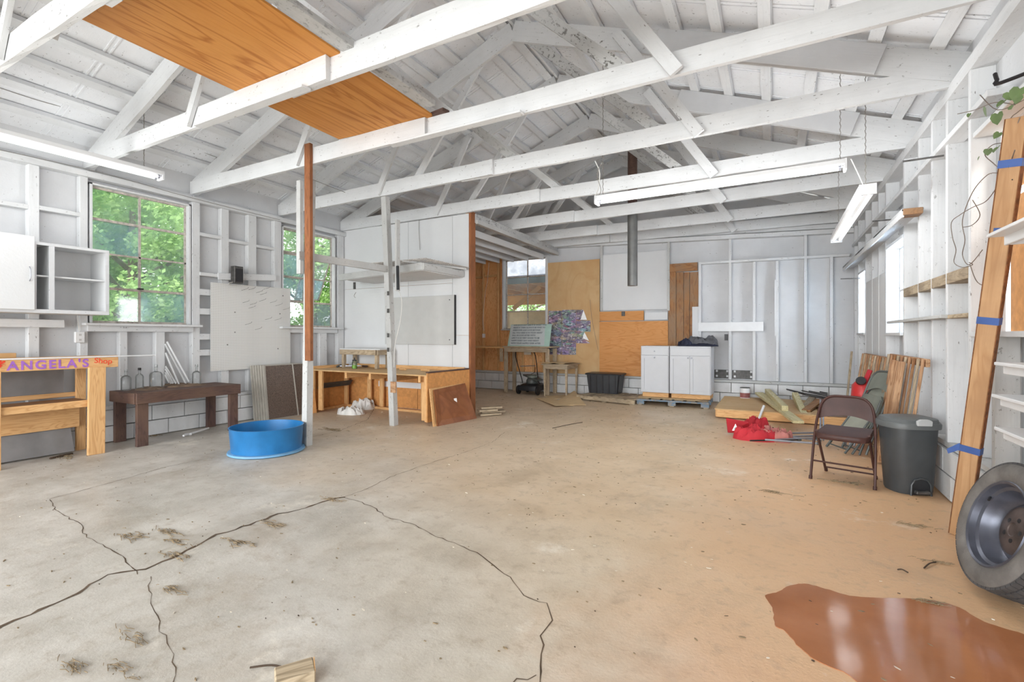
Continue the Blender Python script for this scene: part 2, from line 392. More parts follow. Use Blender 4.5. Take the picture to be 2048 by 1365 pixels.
def wire(pts, r=.003, n=5, sub=6):
    """smooth polyline"""
    P = [Vector(p) for p in pts]; out = []
    for i in range(len(P)-1):
        p0, p1, p2, p3 = P[max(i-1, 0)], P[i], P[i+1], P[min(i+2, len(P)-1)]
        for k in range(sub):
            t = k/sub; out.append(.5*((2*p1)+(p2-p0)*t+(2*p0-5*p1+4*p2-p3)*t*t+(3*p1-p0-3*p2+p3)*t**3))
    out.append(P[-1]); return MB().tube(out, r, n)
def crumple(name, mat, parent, c, sx, sy, h, rot=0, nx=34, ny=26, seed=0, rug=.5, edge=.6, smooth=True):
    mb = MB(); vs = []; R = Matrix.Translation(Vector(c)) @ Matrix.Rotation(rot, 4, 'Z')
    for j in range(ny+1):
        for i in range(nx+1):
            a, b = i/nx*2-1, j/ny*2-1
            th = math.atan2(b, a); rr = 1+.18*noise.noise(Vector((math.cos(th)*1.6+seed, math.sin(th)*1.6, seed*.7)))
            k = max(abs(a), abs(b)); l = math.hypot(a, b) or 1
            X, Y = a*k/l*rr, b*k/l*rr
            q = max(0, 1-k**4); p_ = Vector((X*1.5+seed, Y*1.5, seed))
            n1 = .5+noise.noise(p_*1.1)*.9; n2 = 1-abs(noise.noise(p_*1.7+Vector((9, 0, 0))))*2.4; n3 = 1-abs(noise.noise(p_*3.4))*2.2
            nz = max(.06, min(1.15, .45*n1+.38*n2+.17*n3+.1)); dx = noise.noise(p_*2.2)*.12; dy = noise.noise(p_*2.2+Vector((5, 5, 5)))*.12
            vs.append(R @ Vector(((X+dx*q)*sx, (Y+dy*q)*sy, h*(q**edge)*(1-rug+rug*nz*1.3) if k < 1 else 0)))
    fs = [(j*(nx+1)+i, j*(nx+1)+i+1, (j+1)*(nx+1)+i+1, (j+1)*(nx+1)+i) for j in range(ny) for i in range(nx)]
    mb.v = [tuple(v) for v in vs]; mb.f = fs
    return mb.build(name, mat, parent, smooth=smooth)
def structure(name, label=None): return tag(thing(name, label, None), kind='structure')

XL, XR, YB = -7.33, 1.27, 10.55          # inner faces of the studs
ZT, RX, RZ = 3.37, -2.85, 5.25            # underside of tie beams, ridge
def roofL(x): return 3.63+(x-XL)*(RZ-3.63)/(RX-XL)
def roofR(x): return RZ-(x-RX)*(RZ-3.66)/(1.3-RX)
def roofz(x): return roofL(x) if x < RX else roofR(x)

# ---------------------------------------------------------------- ground, floor
g = MB().box(-40, 30, -25, 40, -.5, -.16).build('ground', 'ground'); tag(g, kind='structure')
fl = MB().box(-7.6, 1.6, -2.2, 10.9, -.15, 0).build('floor', 'floor'); tag(fl, kind='structure')
def crack(pix, wd, jn=.012):
    pts = [AZ(x, y, 0) for x, y in pix]; P = []
    for a, b in zip(pts, pts[1:]):
        n = max(2, int((b-a).length/.05))
        for i in range(n):
            p = a.lerp(b, i/n)
            P.append(p+Vector((random.uniform(-jn, jn), random.uniform(-jn, jn), 0)))
    P.append(pts[-1]); vs = []
    for i, p in enumerate(P):
        t = (P[min(i+1, len(P)-1)]-P[max(i-1, 0)]).normalized(); s = Vector((-t.y, t.x, 0)); ww = wd*random.uniform(.35, 1.25)
        vs += [p+s*ww/2+Vector((0, 0, .0015)), p-s*ww/2+Vector((0, 0, .0015))]
    mb = MB(); mb.v = [tuple(v) for v in vs]; mb.f = [(2*i, 2*i+1, 2*i+3, 2*i+2) for i in range(len(P)-1)]
    return mb.build('crack', 'crack', fl)
crack([(-60, 1290), (0, 1255), (110, 1210), (220, 1150), (290, 1140), (390, 1095), (420, 1075), (500, 1050), (560, 1028), (610, 1018), (660, 1000), (690, 995)], .022)
crack([(690, 995), (750, 1015), (765, 1032), (830, 1050), (860, 1070), (940, 1100), (985, 1130), (1020, 1155), (1045, 1190), (1095, 1210), (1102, 1240), (1080, 1275), (1085, 1330), (1075, 1365), (1078, 1400)], .007)
crack([(690, 995), (740, 975), (780, 955), (850, 930), (930, 905), (985, 885), (1010, 865)], .005)
crack([(100, 1000), (115, 1025), (160, 1050), (175, 1075), (215, 1100), (250, 1112), (262, 1140), (275, 1150)], .006)
crack([(100, 998), (190, 975), (260, 955), (330, 935), (430, 915)], .006)
crack([(300, 1155), (303, 1200), (315, 1255), (335, 1285), (350, 1310), (345, 1370)], .004)
crack([(1075, 1355), (1035, 1362), (1010, 1380)], .006)
crack([(620, 875), (680, 862), (735, 840), (750, 815)], .008)
# puddle
pp = [(1530, 1192), (1552, 1186), (1580, 1172), (1610, 1168), (1650, 1178), (1700, 1192), (1760, 1196), (1850, 1200), (1910, 1212), (1960, 1240), (2010, 1258), (2060, 1275), (2140, 1330), (2200, 1420), (2000, 1480), (1780, 1420), (1700, 1352), (1640, 1325), (1600, 1296), (1570, 1262), (1550, 1250), (1545, 1215)]
mb = MB(); p0 = [AZ(x, y, .003) for x, y in pp]; pv = []
for i in range(len(p0)):
    a, b, c, d = p0[i-1], p0[i], p0[(i+1) % len(p0)], p0[(i+2) % len(p0)]
    for k in range(5):
        t_ = k/5; pv.append(.5*((2*b)+(c-a)*t_+(2*a-5*b+4*c-d)*t_*t_+(3*b-a-3*c+d)*t_**3)+Vector((random.uniform(-.003, .003), random.uniform(-.003, .003), 0)))
mb.v = [tuple(p) for p in pv]+[(p.x, p.y, 0) for p in pv]; n_ = len(pv)
mb.f = [tuple(range(n_))]+[(i, (i+1) % n_, n_+(i+1) % n_, n_+i) for i in range(n_)]
tag(mb.build('puddle', 'puddle'), 'muddy brown rainwater puddle on the floor near the tyre', 'puddle')

# ---------------------------------------------------------------- concrete block courses
blk = None
def block(wallo, c, L, axis):
    """one block 0.40 x 0.20, face recessed joints"""
    global blk
    if blk is None:
        me = MB().box(-.5, .5, -.07, .07, -.094, .094).build('block', 'block', wallo, mw=Matrix.Translation((0, -30, 0))); blk = me.data
        D.objects.remove(me)
    o = D.objects.new('block', blk)
    R = Matrix.Rotation(0 if axis == 'x' else math.pi/2, 4, 'Z')
    link(o, wallo, Matrix.Translation(Vector(c)) @ R @ Matrix.Diagonal((L, 1, 1, 1)))
def courses(wallo, axis, pos, a, b):
    for row in range(2):
        t = a-(.2 if row else 0)
        while t < b:
            s, e = max(a, t), min(b, t+.405)
            if e-s > .06:
                j = random.uniform(-.003, .003)
                cc = ((s+e)/2, pos+j, .105+.2*row) if axis == 'x' else (pos+j, (s+e)/2, .105+.2*row)
                block(wallo, cc, e-s-.010, axis)
            t += .405
# ---------------------------------------------------------------- left wall
wl = structure('wall_left')
W1 = (2.79, 3.963); W2 = (5.43, 6.575); WZ = (1.49, 3.21)
sh = MB()
for y0, y1, z0, z1 in [(-2, W1[0], .4, 3.7), (W1[0], W1[1], .4, WZ[0]), (W1[0], W1[1], WZ[1], 3.7), (W1[1], W2[0], .4, 3.7), (W2[0], W2[1], .4, WZ[0]), (W2[0], W2[1], WZ[1], 3.7), (W2[1], 10.8, .4, 3.7)]:
    sh.box(XL-.125, XL-.10, y0, y1, z0, z1)
sh.build('sheathing', 'wall', wl)
MB().box(XL-.15, XL-.03, -2, 10.8, 0, .41).build('mortar_bed', 'mortar', wl)
courses(wl, 'y', XL+.03-.045, .8, 6.75)
beam('sill_plate', (XL-.05, -2, .425), (XL-.05, 10.6, .425), .14, .045, 'timber', wl)
beam('top_plate', (XL-.03, -2, 3.29), (XL-.03, 10.6, 3.29), .14, .07, 'timber', wl, jit=.004)
beam('top_plate', (XL-.08, -2, 3.35), (XL-.08, 10.6, 3.35), .05, .05, 'wall', wl)
def studL(p0, p1, z0=.45, z1=3.255):
    a, b = AX(p0, 650, XL).y, AX(p1, 650, XL).y
    beam('stud', (XL-.05, (a+b)/2, z0), (XL-.05, (a+b)/2, z1), max(.04, b-a), .095, 'timber', wl, up=(1, 0, 0))
    return (a+b)/2
for a, b in [(57, 79), (160, 176), (385, 400), (443, 458), (497, 513), (549, 563), (676, 688)]: studL(a, b)
for y in (1.55, .95, .35): beam('stud', (XL-.05, y, .45), (XL-.05, y, 3.255), .045, .095, 'timber', wl, up=(1, 0, 0))
for a, b in [(240, 255), (312, 330), (608, 622), (640, 654)]: studL(a, b, .45, 1.44)
def blkL(p0, p1, y, h, d=.095, mat='timber', ext=0):
    A = AX(p0, y, XL); B = AX(p1, y, XL)
    beam('blocking', (XL-.05+ext, A.y, A.z), (XL-.05+ext, B.y, A.z), d, h, mat, wl)
blkL(0, 57, 404, .05); blkL(79, 161, 415, .05)
blkL(400, 443, 468, .05); blkL(458, 497, 481, .045); blkL(513, 549, 492, .045)
for y in (584, 623, 674, 706): blkL(399, 443, y, .09)
A = AX(0, 650, XL); beam('cleat', (XL+.015, .9, 1.47), (XL+.015, AX(127, 650, XL).y, 1.47), .03, .09, 'timber', wl)
A, B = AX(399, 540, XL), AX(436, 552, XL); beam('blocking', (XL-.03, A.y, 2.23), (XL-.03, B.y+.12, 2.23), .1, .05, 'timber', wl)
A = AX(436, 553, XL+.03); B = AX(551, 556, XL+.03); beam('ledger', A, B, .03, .1, 'timber', wl)
# left windows
def window_left(name, W, hazy, opensash=False):
    wn = structure(name)
    y0, y1 = W; z0, z1 = WZ
    beam('sill', (XL+.02, y0-.08, z0-.02), (XL+.02, y1+.10, z0-.02), .17, .03, 'timber', wn)
    beam('apron', (XL+.005, y0-.03, z0-.07), (XL+.005, y1+.02, z0-.07), .03, .075, 'timber', wn)
    for y in (y0+.015, y1-.015): beam('jamb', (XL-.07, y, z0), (XL-.07, y, z1), .03, .12, 'timber', wn, up=(1, 0, 0))
    beam('head', (XL-.07, y0, z1-.012), (XL-.07, y1, z1-.012), .12, .025, 'timber', wn)
    ym = (y0+y1)/2-.02; zs = [z0, 1.93, 2.365, 2.785, z1-.025]
    fr = MB(); t = .028
    for z in (zs[0]+.012, zs[1], zs[3], zs[4]-.01): fr.box(XL-.11, XL-.08, y0+.02, y1-.02, z-t*.55, z+t*.55)
    fr.box(XL-.11, XL-.085, y0+.02, y1-.02, zs[2]-.011, zs[2]+.011)
    for y in (y0+.035, y1-.035): fr.box(XL-.11, XL-.085, y-.014, y+.014, z0, z1)
    if opensash: fr.box(XL-.11, XL-.085, ym-.012, ym+.012, z0, zs[1]); fr.box(XL-.11, XL-.085, ym-.012, ym+.012, zs[3], z1)
    else: fr.box(XL-.11, XL-.085, ym-.012, ym+.012, z0, z1)
    fr.build('steel_frame', 'steelwin', wn)
    for r in range(4):
        for c in range(2):
            if opensash and r in (1, 2): continue
            a, b = (y0+.04, ym-.01) if c == 0 else (ym+.01, y1-.04)
            MB().box(XL-.101, XL-.097, a, b, zs[r]+.012, zs[r+1]-.012).build('pane', hazy.get((r, c), 'glass'), wn)
    if opensash:      # centre-pivoted vent tilted outwards at the bottom
        for c, (a, b) in enumerate(((y0+.04, ym-.01), (ym+.01, y1-.04))):
            h = zs[3]-zs[1]-.03
            ang = math.radians(4 if c == 0 else 24)
            mx = Matrix.Translation((XL-.10, 0, zs[3]-.02)) @ Matrix.Rotation(ang, 4, 'Y')
            f = MB()
            for z in (-.01, -h/2, -h+.01): f.box(-.012, .012, a, b, z-.011, z+.011, mx)
            for y in (a+.01, b-.01): f.box(-.012, .012, y-.011, y+.011, -h, 0, mx)
            sash = f.build('vent_sash', 'steelwin', wn)
            MB().box(-.002, .002, a+.012, b-.012, -h/2+.01, -.015, mx).build('pane', 'glass_haze' if c == 0 else 'glass', sash)
            MB().box(-.002, .002, a+.012, b-.012, -h+.015, -h/2-.01, mx).build('pane', 'glass_haze', sash)
    lt = MB().box(XL-.085, XL-.05, ym-.03, ym+.03, zs[1]+.01, zs[1]+.03).build('latch', 'blackm', wn)
    return wn
window_left('window_1', W1, {(2, 0): 'glass_haze', (0, 1): 'glass_haze'})
window_left('window_2', W2, {(0, 1): 'glass_frost', (0, 0): 'glass'}, True)
# outlet
A = AX(148, 664, XL+.01); B = AX(168, 686, XL+.01)
o_ = thing('wall_outlet', 'white square wall outlet box below the window, above the workbench end', 'outlet', (XL, A.y, A.z))
MB().box(XL, XL+.04, A.y, B.y, B.z, A.z).build('box', 'white_soft', o_, bevel=.006)
wire([(XL+.02, (A.y+B.y)/2, A.z), (XL+.02, (A.y+B.y)/2-.02, A.z+.2), (XL-.02, (A.y+B.y)/2-.03, A.z+.35)], .004).build('cable', 'cable', o_)
for k in (0, 1):
    z = (A.z+B.z)/2+(.03 if k else -.03); MB().box(XL+.04, XL+.043, (A.y+B.y)/2-.012, (A.y+B.y)/2+.012, z-.012, z+.012).build('socket', 'board_grey', o_)

# ---------------------------------------------------------------- back wall
wb = structure('wall_back')
def bx(px): return AY(px, 650, YB).x
def bz(py, px): return AY(px, py, YB).z
BW = (bx(1010), bx(1092), 1.50, 3.19)
sh = MB()
for x0, x1, z0, z1 in [(-7.45, BW[0], .4, 3.5), (BW[0], BW[1], .4, BW[2]), (BW[0], BW[1], BW[3], 3.5), (BW[1], 1.45, .4, 3.5)]:
    sh.box(x0, x1, YB+.1, YB+.125, z0, z1)
sh.build('sheathing', 'wall', wb)
MB().prism([(XL, 3.5), (1.4, 3.5), (1.4, roofR(1.3)), (RX, RZ), (XL, roofL(XL))], 'y', YB+.1, YB+.125).build('gable_boarding', 'wall', wb)
MB().box(-7.4, 1.3, YB+.03, YB+.15, 0, .41).build('mortar_bed', 'mortar', wb)
courses(wb, 'x', YB+.03-.03, -7.0, 1.28)
beam('sill_plate', (-7.3, YB+.04, .43), (1.28, YB+.04, .43), .16, .045, 'timber_old', wb, jit=.003)
A = AY(1100, 494, YB+.02); B = AY(1700, 462, YB+.02); s_ = (B.z-A.z)/(B.x-A.x)
zt = lambda x: A.z+(x-A.x)*s_
beam('top_plate', (-7.3, YB+.03, zt(-4.6)+.03), (-4.6, YB+.03, zt(-4.6)+.03), .14, .08, 'timber', wb, jit=.003)
beam('top_plate', (-4.6, YB+.03, zt(-4.6)), (1.28, YB+.03, zt(1.28)), .14, .08, 'timber', wb, jit=.003)
beam('top_plate', (-4.6, YB+.05, zt(-4.6)+.10), (1.28, YB+.05, zt(1.28)+.10), .10, .08, 'timber', wb, jit=.003)
# fir plywood bay with bare studs at the far left
mx, L = frame((bx(1003), YB+.08, .45), (bx(1003), YB+.08, 3.3), (0, 1, 0))
MB().box(-7.2, bx(1008), YB+.088, YB+.1, .45, 3.3).build('plywood_lining', 'redply', wb)
MB().box(bx(1008), bx(1094), YB+.088, YB+.1, .45, 1.47).build('plywood_lining', 'redply', wb)
for px, z1 in ((-6, 3.3), (966, 3.3), (996, 3.3), (1020, 1.45), (1045, 1.45), (1066, 1.45), (1086, 1.45)):
    x = bx(px) if px > 0 else -7.0
    beam('stud', (x, YB+.045, .45), (x, YB+.045, z1), .045, .09, 'pine', wb, up=(0, 1, 0))
for px0, px1, py in ((944, 963, 556), (969, 993, 553)):
    beam('blocking', (bx(px0), YB+.045, bz(py, px0)), (bx(px1), YB+.045, bz(py, px0)), .09, .05, 'pine', wb)
# window_3, steel, 2 x 4 panes
wn = structure('window_3')
x0, x1, z0, z1 = BW
for x in (x0-.04, x1+.02): beam('jamb', (x, YB+.03, z0), (x, YB+.03, z1+.03), .05, .13, 'timber', wn, up=(0, 1, 0))
beam('head', (x0-.06, YB+.03, z1+.03), (x1+.05, YB+.03, z1+.03), .13, .04, 'timber', wn)
beam('sill', (x0-.08, YB+.02, z0-.02), (x1+.05, YB+.02, z0-.02), .16, .035, 'timber_old', wn)
xm = bx(1053); zs = [z0, bz(623, 1050), bz(589, 1050), bz(553, 1050), z1]
fr = MB()
for z in zs: fr.box(x0, x1, YB+.06, YB+.085, z-.013, z+.013)
for x in (x0+.012, xm, x1-.012): fr.box(x-.013, x+.013, YB+.06, YB+.085, z0, z1)
fr.build('steel_frame', 'steelwin', wn)
for r in range(4):
    for a, b in ((x0+.02, xm-.01), (xm+.01, x1-.02)):
        MB().box(a, b, YB+.07, YB+.074, zs[r]+.01, zs[r+1]-.01).build('pane', 'glass_frost' if r == 3 else 'glass', wn)
# tan plywood sheet, white board in the old opening, orange lower board, brown planks
MB().box(bx(1094), bx(1199), YB+.01, YB+.022, bz(768, 1150), bz(522, 1150)).build('tan_plywood_sheet', 'tanply', wb)
MB().box(bx(1205), bx(1335), YB+.03, YB+.045, bz(620, 1270), bz(505, 1270)).build('white_window_board', 'panel', wb)
for px in (1203, 1337): beam('trim_board', (bx(px), YB+.01, bz(622, px)), (bx(px), YB+.01, zt(bx(px))-.04), .05, .06, 'timber_old', wb, up=(0, 1, 0))
MB().box(bx(1199), bx(1287), YB+.012, YB+.035, bz(642, 1240), bz(623, 1240)).build('orange_board', 'orangeply', wb)
MB().box(bx(1289), bx(1335), YB+.012, YB+.03, bz(640, 1310), bz(625, 1310)).build('white_board', 'panel', wb)
tg = MB().box(bx(1199), bx(1336), YB-.005, YB+.012, bz(754, 1270), bz(643, 1270)).build('orange_plywood_sheet', 'orangeply', wb)
xs = [1336, 1352, 1367, 1379, 1397]
for a, b in zip(xs, xs[1:]):
    beam('brown_plank', ((bx(a)+bx(b))/2, YB+.02, .62), ((bx(a)+bx(b))/2, YB+.02, bz(545, a)), bx(b)-bx(a)-.008, .02, 'brownpanel', wb, up=(0, 1, 0))
beam('brown_header', (bx(1336), YB+.0, bz(535, 1366)), (bx(1395), YB+.0, bz(535, 1366)), .02, .17, 'brownpanel', wb)
beam('hinge_plate', (bx(1243), YB-.002, bz(628, 1246)), (bx(1250), YB-.002, bz(628, 1246)), .012, .10, 'metalbox', wb)
# studs of the white part, 2 reach the plate
for p0, p1, top in ((1397, 1402, 528), (1457, 1463, 0), (1505, 1511, 524), (1552, 1557, 522), (1608, 1614, 0), (1660, 1666, 512)):
    xx = (bx(p0)+bx(p1))/2; zz = zt(xx)-.04 if not top else bz(top, p0)
    beam('stud', (xx, YB+.045, .46), (xx, YB+.045, zz), .05, .10, 'timber', wb, up=(0, 1, 0))
beam('header', (bx(1397), YB+.04, bz(527, 1397)), (bx(1700), YB+.04, bz(510, 1700)), .10, .045, 'timber', wb)
beam('cross_board', (bx(1397), YB-.02, bz(654, 1460)), (bx(1527), YB-.02, bz(654, 1460)), .03, .18, 'white_soft', wb)
beam('upright_board', (bx(1391), YB-.02, bz(700, 1391)), (bx(1391), YB-.02, bz(614, 1391)), .12, .03, 'panel', wb, up=(0, 1, 0))
for a, b in ((1428, 1456), (1464, 1504)):
    beam('dark_gap_strip', (bx(a), YB+.085, .56), (bx(b), YB+.085, .56), .02, .17, 'metalbox', wb)  # dark strip painted in for the shade of an open gap between studs
    for q in (a+3, b-4):
        for zz in (.52, .62): MB().box(bx(q), bx(q+4), YB+.06, YB+.075, zz-.02, zz+.02).build('nailed_chip', 'panel', wb)
st_ = MB().box(bx(1549), bx(1552), YB-.01, YB+.0, bz(672, 1550), bz(560, 1550)).build('thin_strip', 'panel', wb)

# ---------------------------------------------------------------- right wall
wr = structure('wall_right')
WR1 = (6.85, 7.68, 1.37, 2.42); WR2 = (9.30, 9.95, 1.38, 2.35); WR3 = (3.0, 4.62, 1.36, 2.75)
sh = MB(); prev = -2.0
for y0, y1, z0, z1 in (WR3, WR1, WR2):
    sh.box(XR+.14, XR+.165, prev, y0, .4, 3.7); sh.box(XR+.14, XR+.165, y0, y1, .4, z0); sh.box(XR+.14, XR+.165, y0, y1, z1, 3.7); prev = y1
sh.box(XR+.14, XR+.165, prev, 10.7, .4, 3.7); sh.build('sheathing', 'wall', wr)
MB().box(XR+.045, XR+.2, -2, 10.6, 0, .41).build('mortar_bed', 'mortar', wr)
courses(wr, 'y', XR+.05, .6, 10.5)
beam('sill_plate', (XR+.09, -2, .43), (XR+.09, 10.6, .43), .18, .04, 'timber_old', wr, jit=.003)
beam('top_plate', (XR+.07, -2, 3.30), (XR+.07, 10.6, 3.30), .15, .06, 'timber', wr, jit=.003)
beam('top_plate', (XR+.05, -2, 3.36), (XR+.05, 10.6, 3.36), .09, .05, 'timber', wr, jit=.003)
beam('rail', (XR+.04, 4.3, 2.93), (XR+.04, 10.5, 2.93), .13, .045, 'timber', wr)
for y in (4.72, 5.25, 5.68, 6.13, 6.75, 7.72, 8.2, 8.7, 9.25, 9.98, 10.42):
    beam('stud', (XR+.07, y, .45), (XR+.07, y, 3.27), .05, .14, 'timber', wr, up=(1, 0, 0))
for y in (2.9, 2.4): beam('stud', (XR+.07, y, .45), (XR+.07, y, 3.27), .05, .14, 'timber', wr, up=(1, 0, 0))
for i, (y0, y1, z0, z1) in enumerate((WR1, WR2, WR3)):
    wn = structure('window_%d' % (4+i))
    beam('sill', (XR+.07, y0-.03, z0-.02), (XR+.07, y1+.03, z0-.02), .18, .035, 'timber', wn)
    beam('head', (XR+.07, y0-.03, z1+.02), (XR+.07, y1+.03, z1+.02), .14, .035, 'timber', wn)
    if i < 2: MB().box(XR+.150, XR+.154, y0, y1, z0, z1).build('pane', 'glass_haze', wn)
    if i < 2: MB().box(XR+.14, XR+.165, y0, y1, (z0+z1)/2-.012, (z0+z1)/2+.012).build('muntin', 'steelwin', wn)
# boarded near window: strand board with scraps outside, a gap of daylight on top
MB().box(XR+.19, XR+.205, 3.0, 4.62, 1.36, 2.28).build('strand_board_sheet', 'osb', wr)
MB().box(XR+.19, XR+.205, 3.0, 4.5, 2.34, 2.75).build('strand_board_sheet', 'osb', wr)
beam('wood_scrap', (XR+.16, 4.0, 1.72), (XR+.16, 3.5, 1.60), .02, .16, 'pine', wr)
beam('wood_scrap', (XR+.13, 3.9, 1.38), (XR+.16, 3.75, 1.95), .02, .05, 'pine', wr, up=(1, 0, 0))
# infill panel between the far windows
MB().box(XR+.005, XR+.018, 7.72, 9.22, .9, 2.15).build('white_infill_panel', 'panel', wr)
# shelf boards between studs
for z in (1.80, 1.485):
    for a, b in ((4.74, 5.23), (5.27, 5.66), (5.70, 6.11), (6.15, 6.73)):
        beam('shelf_blocking', (XR+.06, a, z), (XR+.06, b, z), .13, .09 if z > 1.6 else .03, 'pallet' if (z > 1.6 or a < 5) else 'timber_old', wr)
beam('long_shelf_edge', (XR-.02, 5.2, 1.49), (XR-.02, 7.35, 1.49), .06, .03, 'timber_old', wr)
# high long shelf
hs_ = thing('wall_shelf', 'long narrow white shelf high on the right wall with bare end block', 'shelf', (1.2, 8.2, 2.5))
beam('shelf_board', (1.19, 5.95, 2.55), (1.19, 10.45, 2.55), .17, .025, 'timber', hs_)
beam('shelf_lip', (1.115, 5.95, 2.52), (1.115, 10.45, 2.52), .02, .08, 'timber', hs_)
beam('end_block', (1.19, 5.93, 2.53), (1.19, 6.10, 2.53), .15, .06, 'brownpanel', hs_)
for y, z in ((5.4, 2.88), (6.9, 2.66), (9.9, 2.30)):
    rr = MB().tube([(XR-.25, y+.05, z), (XR+.02, y, z-.01)], .008, 6).build('wall_rod', 'metalbox')
    tag(rr, {5.4: 'thin dark rod sticking out high beside the light fixture', 6.9: 'thin dark rod sticking out under the long wall shelf', 9.9: 'thin dark rod at the far end of the right wall'}[y], 'rod', 'rods in the right wall')
# white step-like shelves at the right edge
shelf_lab = ['white bracket shelf at upper right edge over the leaning timber', 'upper white ledge below the boarded window', 'middle white ledge below the boarded window', 'lowest white ledge just above the tyre']
for (px, py, w2, lb) in ((2012, 470, .3, 0), (2010, 728, .2, 1), (2004, 792, .2, 2), (2010, 858, .2, 3)):
    X_ = 1.06 if lb == 0 else 1.12
    A = AX(px, py, X_)
    t = thing('wall_shelf', shelf_lab[lb], 'shelf', (XR, A.y-.2, A.z), 'white shelves at the right edge')
    beam('shelf_board', (X_+.1, A.y, A.z), (X_+.1, A.y-.9, A.z), XR-X_+.14-.0, .018, 'white_soft', t)
    beam('bracket', (X_+.01, A.y-.02, A.z-.03), (XR+.05, A.y-.02, A.z-.03), .02, .05, 'timber', t)
    beam('lip', (X_+.0, A.y, A.z-.025), (X_+.0, A.y-.9, A.z-.025), .016, .06, 'white_soft', t)
MB().box(XR+.125, XR+.14, 3.2, 4.05, .5, .95).build('plywood_patch', 'redply', wr)
beam('patched_stud', (XR+.06, 4.28, .45), (XR+.06, 4.28, 1.33), .06, .12, 'timber_old', wr, up=(1, 0, 0))

# ---------------------------------------------------------------- front wall (behind the camera): two open garage doorways
wf = structure('wall_front')
MB().box(-7.46, 1.44, -2.1, -2.0, 3.1, 3.7).build('header_boarding', 'wall', wf)
MB().prism([(XL, 3.7), (1.4, 3.7), (RX, RZ+.1)], 'y', -2.1, -2.05).build('gable_boarding', 'wall', wf)
for a, b in ((-7.46, -7.2), (-3.1, -2.8), (1.2, 1.44)): MB().box(a, b, -2.1, -2.0, 0, 3.1).build('jamb', 'timber', wf)

# ---------------------------------------------------------------- partition with white panels
YP = 6.79
wm = structure('wall_middle')
xe = AY(941, 650, YP).x; xs_ = AY(905, 500, YP).x
def pz(py, px): return AY(px, py, YP).z
zA = [.0, pz(573, 800), 3.37]; zB = [.0, pz(713, 920), pz(520, 920)+.15, 3.37]
for a, b in zip(zA, zA[1:]):
    MB().box(XL-.05, -5.75, YP, YP+.012, a+.002, b-.002).build('panel', 'panel', wm)
    MB().box(-5.745, xs_-.003, YP, YP+.012, a+.002, b-.002).build('panel', 'panel', wm)
for a, b in zip([0, pz(671, 920), pz(540, 920)], [pz(671, 920), pz(540, 920), 3.37]): MB().box(xs_+.003, xe-.03, YP, YP+.012, a+.002, b-.002).build('panel', 'panel', wm)
MB().box(XL-.05, xe, YP+.1, YP+.112, 0, 3.37).build('rear_lining', 'redply', wm)
beam('end_post', (xe, YP+.05, 0), (xe, YP+.05, 3.40), .045, .14, 'fresh', wm, up=(0, 1, 0))
beam('end_stud', (xe-.08, YP+.06, 0), (xe-.08, YP+.06, 3.40), .045, .09, 'pine', wm, up=(0, 1, 0))
# grey board on the partition
A = AY(797, 592, YP-.05); B = AY(908, 690, YP-.05)
gb = thing('notice_board', 'blank light grey board hung on the white partition', 'board', ((A.x+B.x)/2, YP, B.z))
MB().box(AY(770, 600, YP-.05).x, B.x, YP-.05, YP-.004, B.z, AY(908, 590, YP-.05).z).build('face', 'board_grey', gb, bevel=.003)
MB().box(B.x, B.x+.012, YP-.045, YP-.004, B.z, AY(908, 590, YP-.05).z).build('edge', 'blackm', gb)
for py in (600, 680):
    c = AY(899, py, YP-.052); MB().lathe([(0, -.004), (.009, -.003), (.009, .003), (0, .004)], 10, Matrix.Translation(c) @ Matrix.Rotation(math.pi/2, 4, 'X')).build('screw', 'blackm', gb)
# loft header beam and joists behind the partition
lo = structure('ceiling_loft')
beam('header_beam', (xe, YP+.1, 3.30), (xe-.05, YB-.05, 3.30), .10, .16, 'speckled', lo, jit=.006)
beam('ledger', (xe+.06, YP+.1, 3.24), (xe+.01, YB-.05, 3.24), .04, .07, 'timber_old', lo, jit=.004)
for i in range(7):
    x = xe-.38-i*.4; beam('joist', (x, YP+.12, 3.20), (x, YB-.05, 3.20), .045, .12, 'panel', lo, jit=.003)
for y in (8.0, 9.3): beam('blocking', (XL, y, 3.30), (xe-.05, y, 3.30), .04, .07, 'timber_old', lo)

# ---------------------------------------------------------------- roof: sheathing, ribs, purlins
ce = structure('ceiling')
Y0, Y1 = -2.3, YB+.5
def slope_slab(xa, xb, dz0, dz1, y0, y1):
    fz = roofL if xb <= RX+1e-6 else roofR
    return [(xa, fz(xa)+dz0), (xb, fz(xb)+dz0), (xb, fz(xb)+dz1), (xa, fz(xa)+dz1)]
DZ = .066
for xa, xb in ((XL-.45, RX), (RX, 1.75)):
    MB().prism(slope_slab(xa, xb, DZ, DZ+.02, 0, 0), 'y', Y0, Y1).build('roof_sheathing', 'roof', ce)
beam('ridge_board', (RX, Y0, RZ+.0), (RX, Y1, RZ+.0), .035, .10, 'purlin', ce)
for x in (-7.08, -6.72, -6.35, -5.97, -5.59, -5.21, -4.83, -4.45, -4.07, -3.69, -3.31, -2.98): 
    s = (RZ-3.63)/(RX-XL); n_up = Vector((-s, 0, 1)).normalized()
    beam('purlin', (x, Y0+.1, roofL(x)+.026), (x, Y1-.1, roofL(x)+.026), .105, .052, 'purlin', ce, up=n_up, jit=.0025)
for x in (-2.62, -2.2, -1.75, -1.29, -.88, -.48, -.06, .36, .78, 1.2):
    s = (RZ-3.66)/(RX-1.3); n_up = Vector((-s, 0, 1)).normalized()
    beam('purlin', (x, Y0+.1, roofR(x)+.026), (x, Y1-.1, roofR(x)+.026), .105, .052, 'purlin', ce, up=n_up, jit=.0025)
y = -1.9; ribs = MB()
